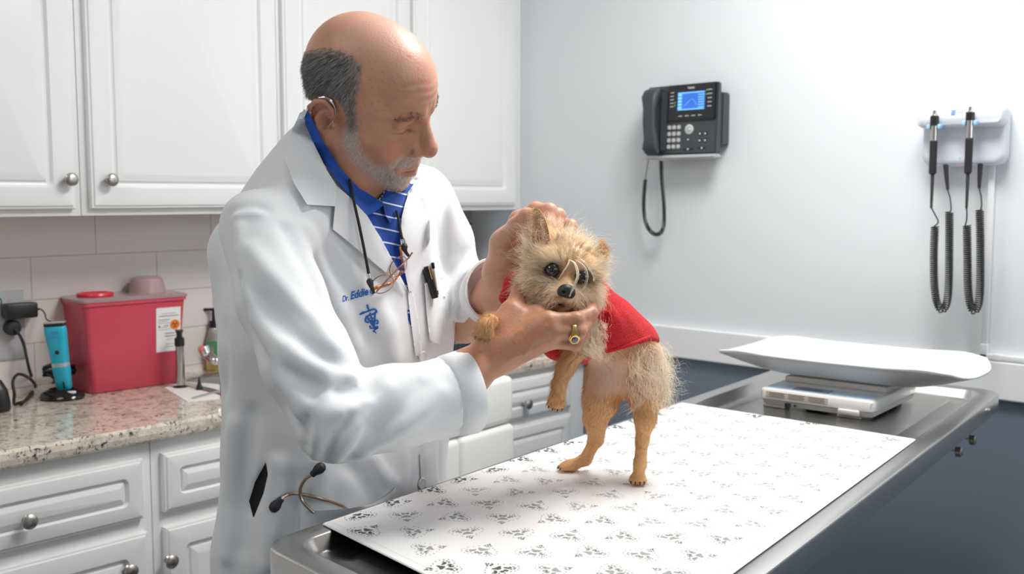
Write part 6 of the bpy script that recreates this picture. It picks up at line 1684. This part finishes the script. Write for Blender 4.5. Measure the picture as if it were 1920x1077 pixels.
# ---------------- fur
rgd = np.random.default_rng(5)
fc = Vd[Fd].mean(1); qf = toG(fc.astype(np.float32)).astype(float); pf = pix(fc)
ishead = ((qf - np.array([-.035, 0, -.002])) ** 2).sum(1) < .068 ** 2
sf = qf.copy(); sf[:, 1] = -np.abs(sf[:, 1])
eyez = ((sf - np.array([.002, -EY, 0])) ** 2).sum(1) < .0095 ** 2
nosez = ((qf - np.array([.028, 0, -.020])) ** 2).sum(1) < .0125 ** 2
insw = fleece(fc.astype(np.float32)) < -.001
cen = np.array([.022, 0, -.008])
def headdir(R, N):
    q = toG(R.astype(np.float32)).astype(float); d = q - cen; d[:, 0] *= .6; d[:, 2] += np.where(q[:, 2] > .012, .004, -.012); d[:, 1] *= 1.25
    up = (q[:, 2] > .010) & (np.abs(q[:, 1]) < .014); d[up, 1] *= 1.3
    w = d @ GM.astype(float); w = nrm(w - N * (w * N).sum(1, keepdims=True)); return w
def mixcol(a, b, t): t = t[:, None]; return a * (1 - t) + b * t
# short face fur
def furset(nm, mask, n, L, rad, lift, colf, dirf, seed, curl=.3, jit=.12, segs=4, bend=None, curlf=3, taper=.2, clump=0, nclump=0):
    R, N, k = sample(Vd, Fd, n, seed, mask.astype(float) + 0.0); D = dirf(R, N); D = nrm(D + lift * N); rg = np.random.default_rng(seed + 7)
    Ls = (L(R) if callable(L) else np.full(n, L)) * (.6 + .7 * rg.random(n)); c = colf(R, rg)
    return strands(nm, R - N * .0006, D, Ls, rad, M['fur'], dog, np.clip(c, 0, 1), segs=segs, curl=curl, jit=jit, seed=seed, bend=bend, curlf=curlf, taper=taper, clump=clump, nclump=nclump, SN=N, zmin=MTOP + .0003)
grav = lambda g: (lambda p, t, d: np.tile(-ZU * g, (len(p), 1)))
def hlen(R):
    q = toG(R.astype(np.float32)).astype(float); r = np.linalg.norm(q - np.array([.018, 0, -.012]), axis=1); return np.interp(r, [.010, .022, .04, .07], [.004, .009, .023, .033]) * np.where(q[:, 2] > .02, .50, 1)
def hcol(R, rg):
    b = dogcol(R); t = rg.random(len(R)) ** 1.2 * .65; q = toG(R.astype(np.float32)).astype(float); s = q.copy(); s[:, 1] = -np.abs(s[:, 1])
    dark = (((s - np.array([.003, -EY, -.001])) / np.array([.011, .013, .011])) ** 2).sum(1) < 1.15
    c = mixcol(b, np.tile((.97, .90, .76), (len(R), 1)), np.where(dark, .1, t)); return c * (1 - .20 * rg.random((len(R), 1)))
furset('head_fur', ishead & ~eyez & ~nosez & ~insw, 26000, hlen, .00021, .20, hcol, headdir, 51, curl=.35, jit=.16, segs=6, bend=grav(.25), clump=.72, nclump=1500)
# long beard and cheek strands
low = ishead & (qf[:, 2] < -.012) & ~nosez & (np.abs(qf[:, 1]) > .004)
furset('beard_fur', low, 4200, .034, .00020, .50, lambda R, rg: mixcol(np.tile(CREAM, (len(R), 1)), np.tile((.93, .86, .74), (len(R), 1)), rg.random(len(R))), headdir, 52, curl=.75, jit=.3, segs=9, bend=grav(.5), curlf=6, clump=.7, nclump=420)
side = ishead & (qf[:, 0] < -.018)
furset('cheek_fur', side, 3600, .046, .00019, .7, lambda R, rg: mixcol(np.tile(CREAM, (len(R), 1)), np.tile((.95, .88, .76), (len(R), 1)), rg.random(len(R))), headdir, 53, curl=.7, jit=.45, segs=9, bend=grav(.35), curlf=5, clump=.7, nclump=420)
# body fur
def segdir(chains):
    A = np.array([c[i] for c in chains for i in range(len(c) - 1)]); B = np.array([c[i + 1] for c in chains for i in range(len(c) - 1)])
    def f(R, N):
        M_ = (A + B) / 2; k = ((R[:, None] - M_[None]) ** 2).sum(2).argmin(1); d = nrm(B - A)[k]; return nrm(d - N * (d * N).sum(1, keepdims=True))
    return f
bd = segdir([TR, HL + [pL + ZU * .008], HRr_ + [pR + ZU * .008], FL1 + [PAWS[2][0]], FL2 + [PAWS[3][0]]] + [[c, c + f * .02] for c, f, u, a, s in PAWS])
body = ~ishead & ~insw
belly = (pf[:, 0] > 1095) & (pf[:, 0] < 1175) & (pf[:, 1] > 668) & (pf[:, 1] < 738) & (pf[:, 2] < 1.50)
def bcol(R, rg):
    px_ = pix(R); C = np.tile(TAN, (len(R), 1)); C = blob(C, px_[:, :2], (1215, 690), (40, 50), CREAM, .9); C = blob(C, px_[:, :2], (1162, 757), (20, 14), RUST, 1.0)
    paw_ = np.clip((px_[:, 1] - 870) / 30, 0, 1); C = mixcol(C, np.tile((.72, .52, .32), (len(R), 1)), paw_ * .6)
    t = rg.random(len(R)) * .5; return mixcol(C, np.tile((.86, .70, .50), (len(R), 1)), t) * (1 - .35 * rg.random((len(R), 1)))
furset('body_fur', body & ~belly, 30000, lambda R: np.interp(pix(R)[:, 1], [640, 740, 800, 860], [.012, .0085, .0055, .0045]), .00019, .30, bcol, bd, 54, curl=.25, jit=.15, segs=3)
furset('belly_fur', body & belly, 1200, .010, .00014, .25, lambda R, rg: mixcol(np.tile(PINK, (len(R), 1)), np.tile((.80, .64, .50), (len(R), 1)), rg.random(len(R))), bd, 55, curl=.3, jit=.3, segs=3)
rump = ~ishead & (pf[:, 0] > 1180) & (pf[:, 1] > 640) & (pf[:, 1] < 745)
def outd(R, N): return nrm(N * .12 + RV * .40 - ZU * .95)
furset('rump_fur', rump, 2200, .046, .00020, .18, lambda R, rg: mixcol(np.tile(CREAM, (len(R), 1)), np.tile((.95, .90, .80), (len(R), 1)), rg.random(len(R))), outd, 56, curl=.8, jit=.35, segs=10, bend=grav(.8), curlf=6, clump=.75, nclump=240)
rump2 = ~ishead & (pf[:, 0] > 1205) & (pf[:, 1] > 645) & (pf[:, 1] < 720)
furset('tail_wisps', rump2, 520, .066, .00020, .7, lambda R, rg: mixcol(np.tile((.86, .76, .60), (len(R), 1)), np.tile((.97, .93, .85), (len(R), 1)), rg.random(len(R))), outd, 57, curl=1.1, jit=.5, segs=14, bend=grav(1.2), curlf=9)
chestm = ~ishead & (pf[:, 0] > 1075) & (pf[:, 0] < 1125) & (pf[:, 1] > 590) & (pf[:, 1] < 650) & (pf[:, 2] < 1.47)
furset('chest_fur', chestm, 1700, .036, .00020, .5, lambda R, rg: mixcol(np.tile(CREAM, (len(R), 1)), np.tile((.95, .90, .80), (len(R), 1)), rg.random(len(R))), lambda R, N: nrm(N * .5 - ZU * 1.0 + RV * .25), 58, curl=.9, jit=.35, segs=11, bend=grav(1.0), curlf=7, clump=.75, nclump=90)
# ear fringe
def earfur(nm, VF, n, L, seed, d0, cols):
    V, F = VF; R, N, k = sample(V, F, n, seed); rg = np.random.default_rng(seed); D = nrm(np.tile(d0, (n, 1)) + .35 * rg.normal(size=(n, 3)))
    t = rg.random(n); strands(nm, R, D, L * (.5 + rg.random(n)), .00020, M['fur'], dog, mixcol(np.tile(cols[0], (n, 1)), np.tile(cols[1], (n, 1)), t), segs=5, curl=.4, jit=.1, seed=seed, bend=grav(.3), SN=N)
earfur('ear_fur', E1, 900, .010, 61, nrm(-RV * .9 - UV * .1 - FV * .5), ((.62, .34, .14), (.90, .78, .60)))
earfur('ear_fur', E2, 700, .007, 62, nrm(RV * .3 + UV * .2 - FV * .6), ((.50, .24, .08), (.70, .42, .2)))
# forelock: pale tufts falling over the nose
def tuft(cpts, n, spread, seed, rad=.00048):
    rg = np.random.default_rng(seed); c = catmull(np.array(cpts), 5); N = len(c); e = MB()
    for i in range(n):
        o = rg.normal(size=3) * spread; o2 = rg.normal(size=3) * spread * .5; t = np.linspace(0, 1, N)[:, None]
        e.tube(c + o * np.sin(t * 3.1) + o2 * t, np.linspace(rad, rad * .4, N), 4)
    return e
tf = tuft([fg(.004, -.004, .020), fg(.022, .001, .020), fg(.034, .006, .008), fg(.038, .005, -.006), fg(.0385, .003, -.022)], 16, .0011, 1)
for k, (a, n) in enumerate((([fg(.004, .004, .022), fg(.024, .014, .020), fg(.030, .022, .008), fg(.030, .021, -.008), fg(.032, .012, -.020)], 7), ([fg(.002, -.004, .020), fg(.018, -.006, .018), fg(.024, -.011, .006), fg(.022, -.014, -.006)], 6), ([fg(.0, .006, .026), fg(.02, .016, .024), fg(.024, .030, .012), fg(.02, .034, .002)], 8))):
    t2 = tuft(a, n, .0012, 5 + k); tf.V += t2.V; 
    for f in t2.F: tf.F.append(tuple(i + tf.n for i in f))
    tf.M += t2.M; tf.n += t2.n
M['lock'] = mat('pale_fur_lock', (.88, .78, .62), .5); tf.build('forelock', M['lock'], dog, auto=None)

# ================================================================ wrap up
for o in scene.objects:
    if '_org' in o: del o['_org']
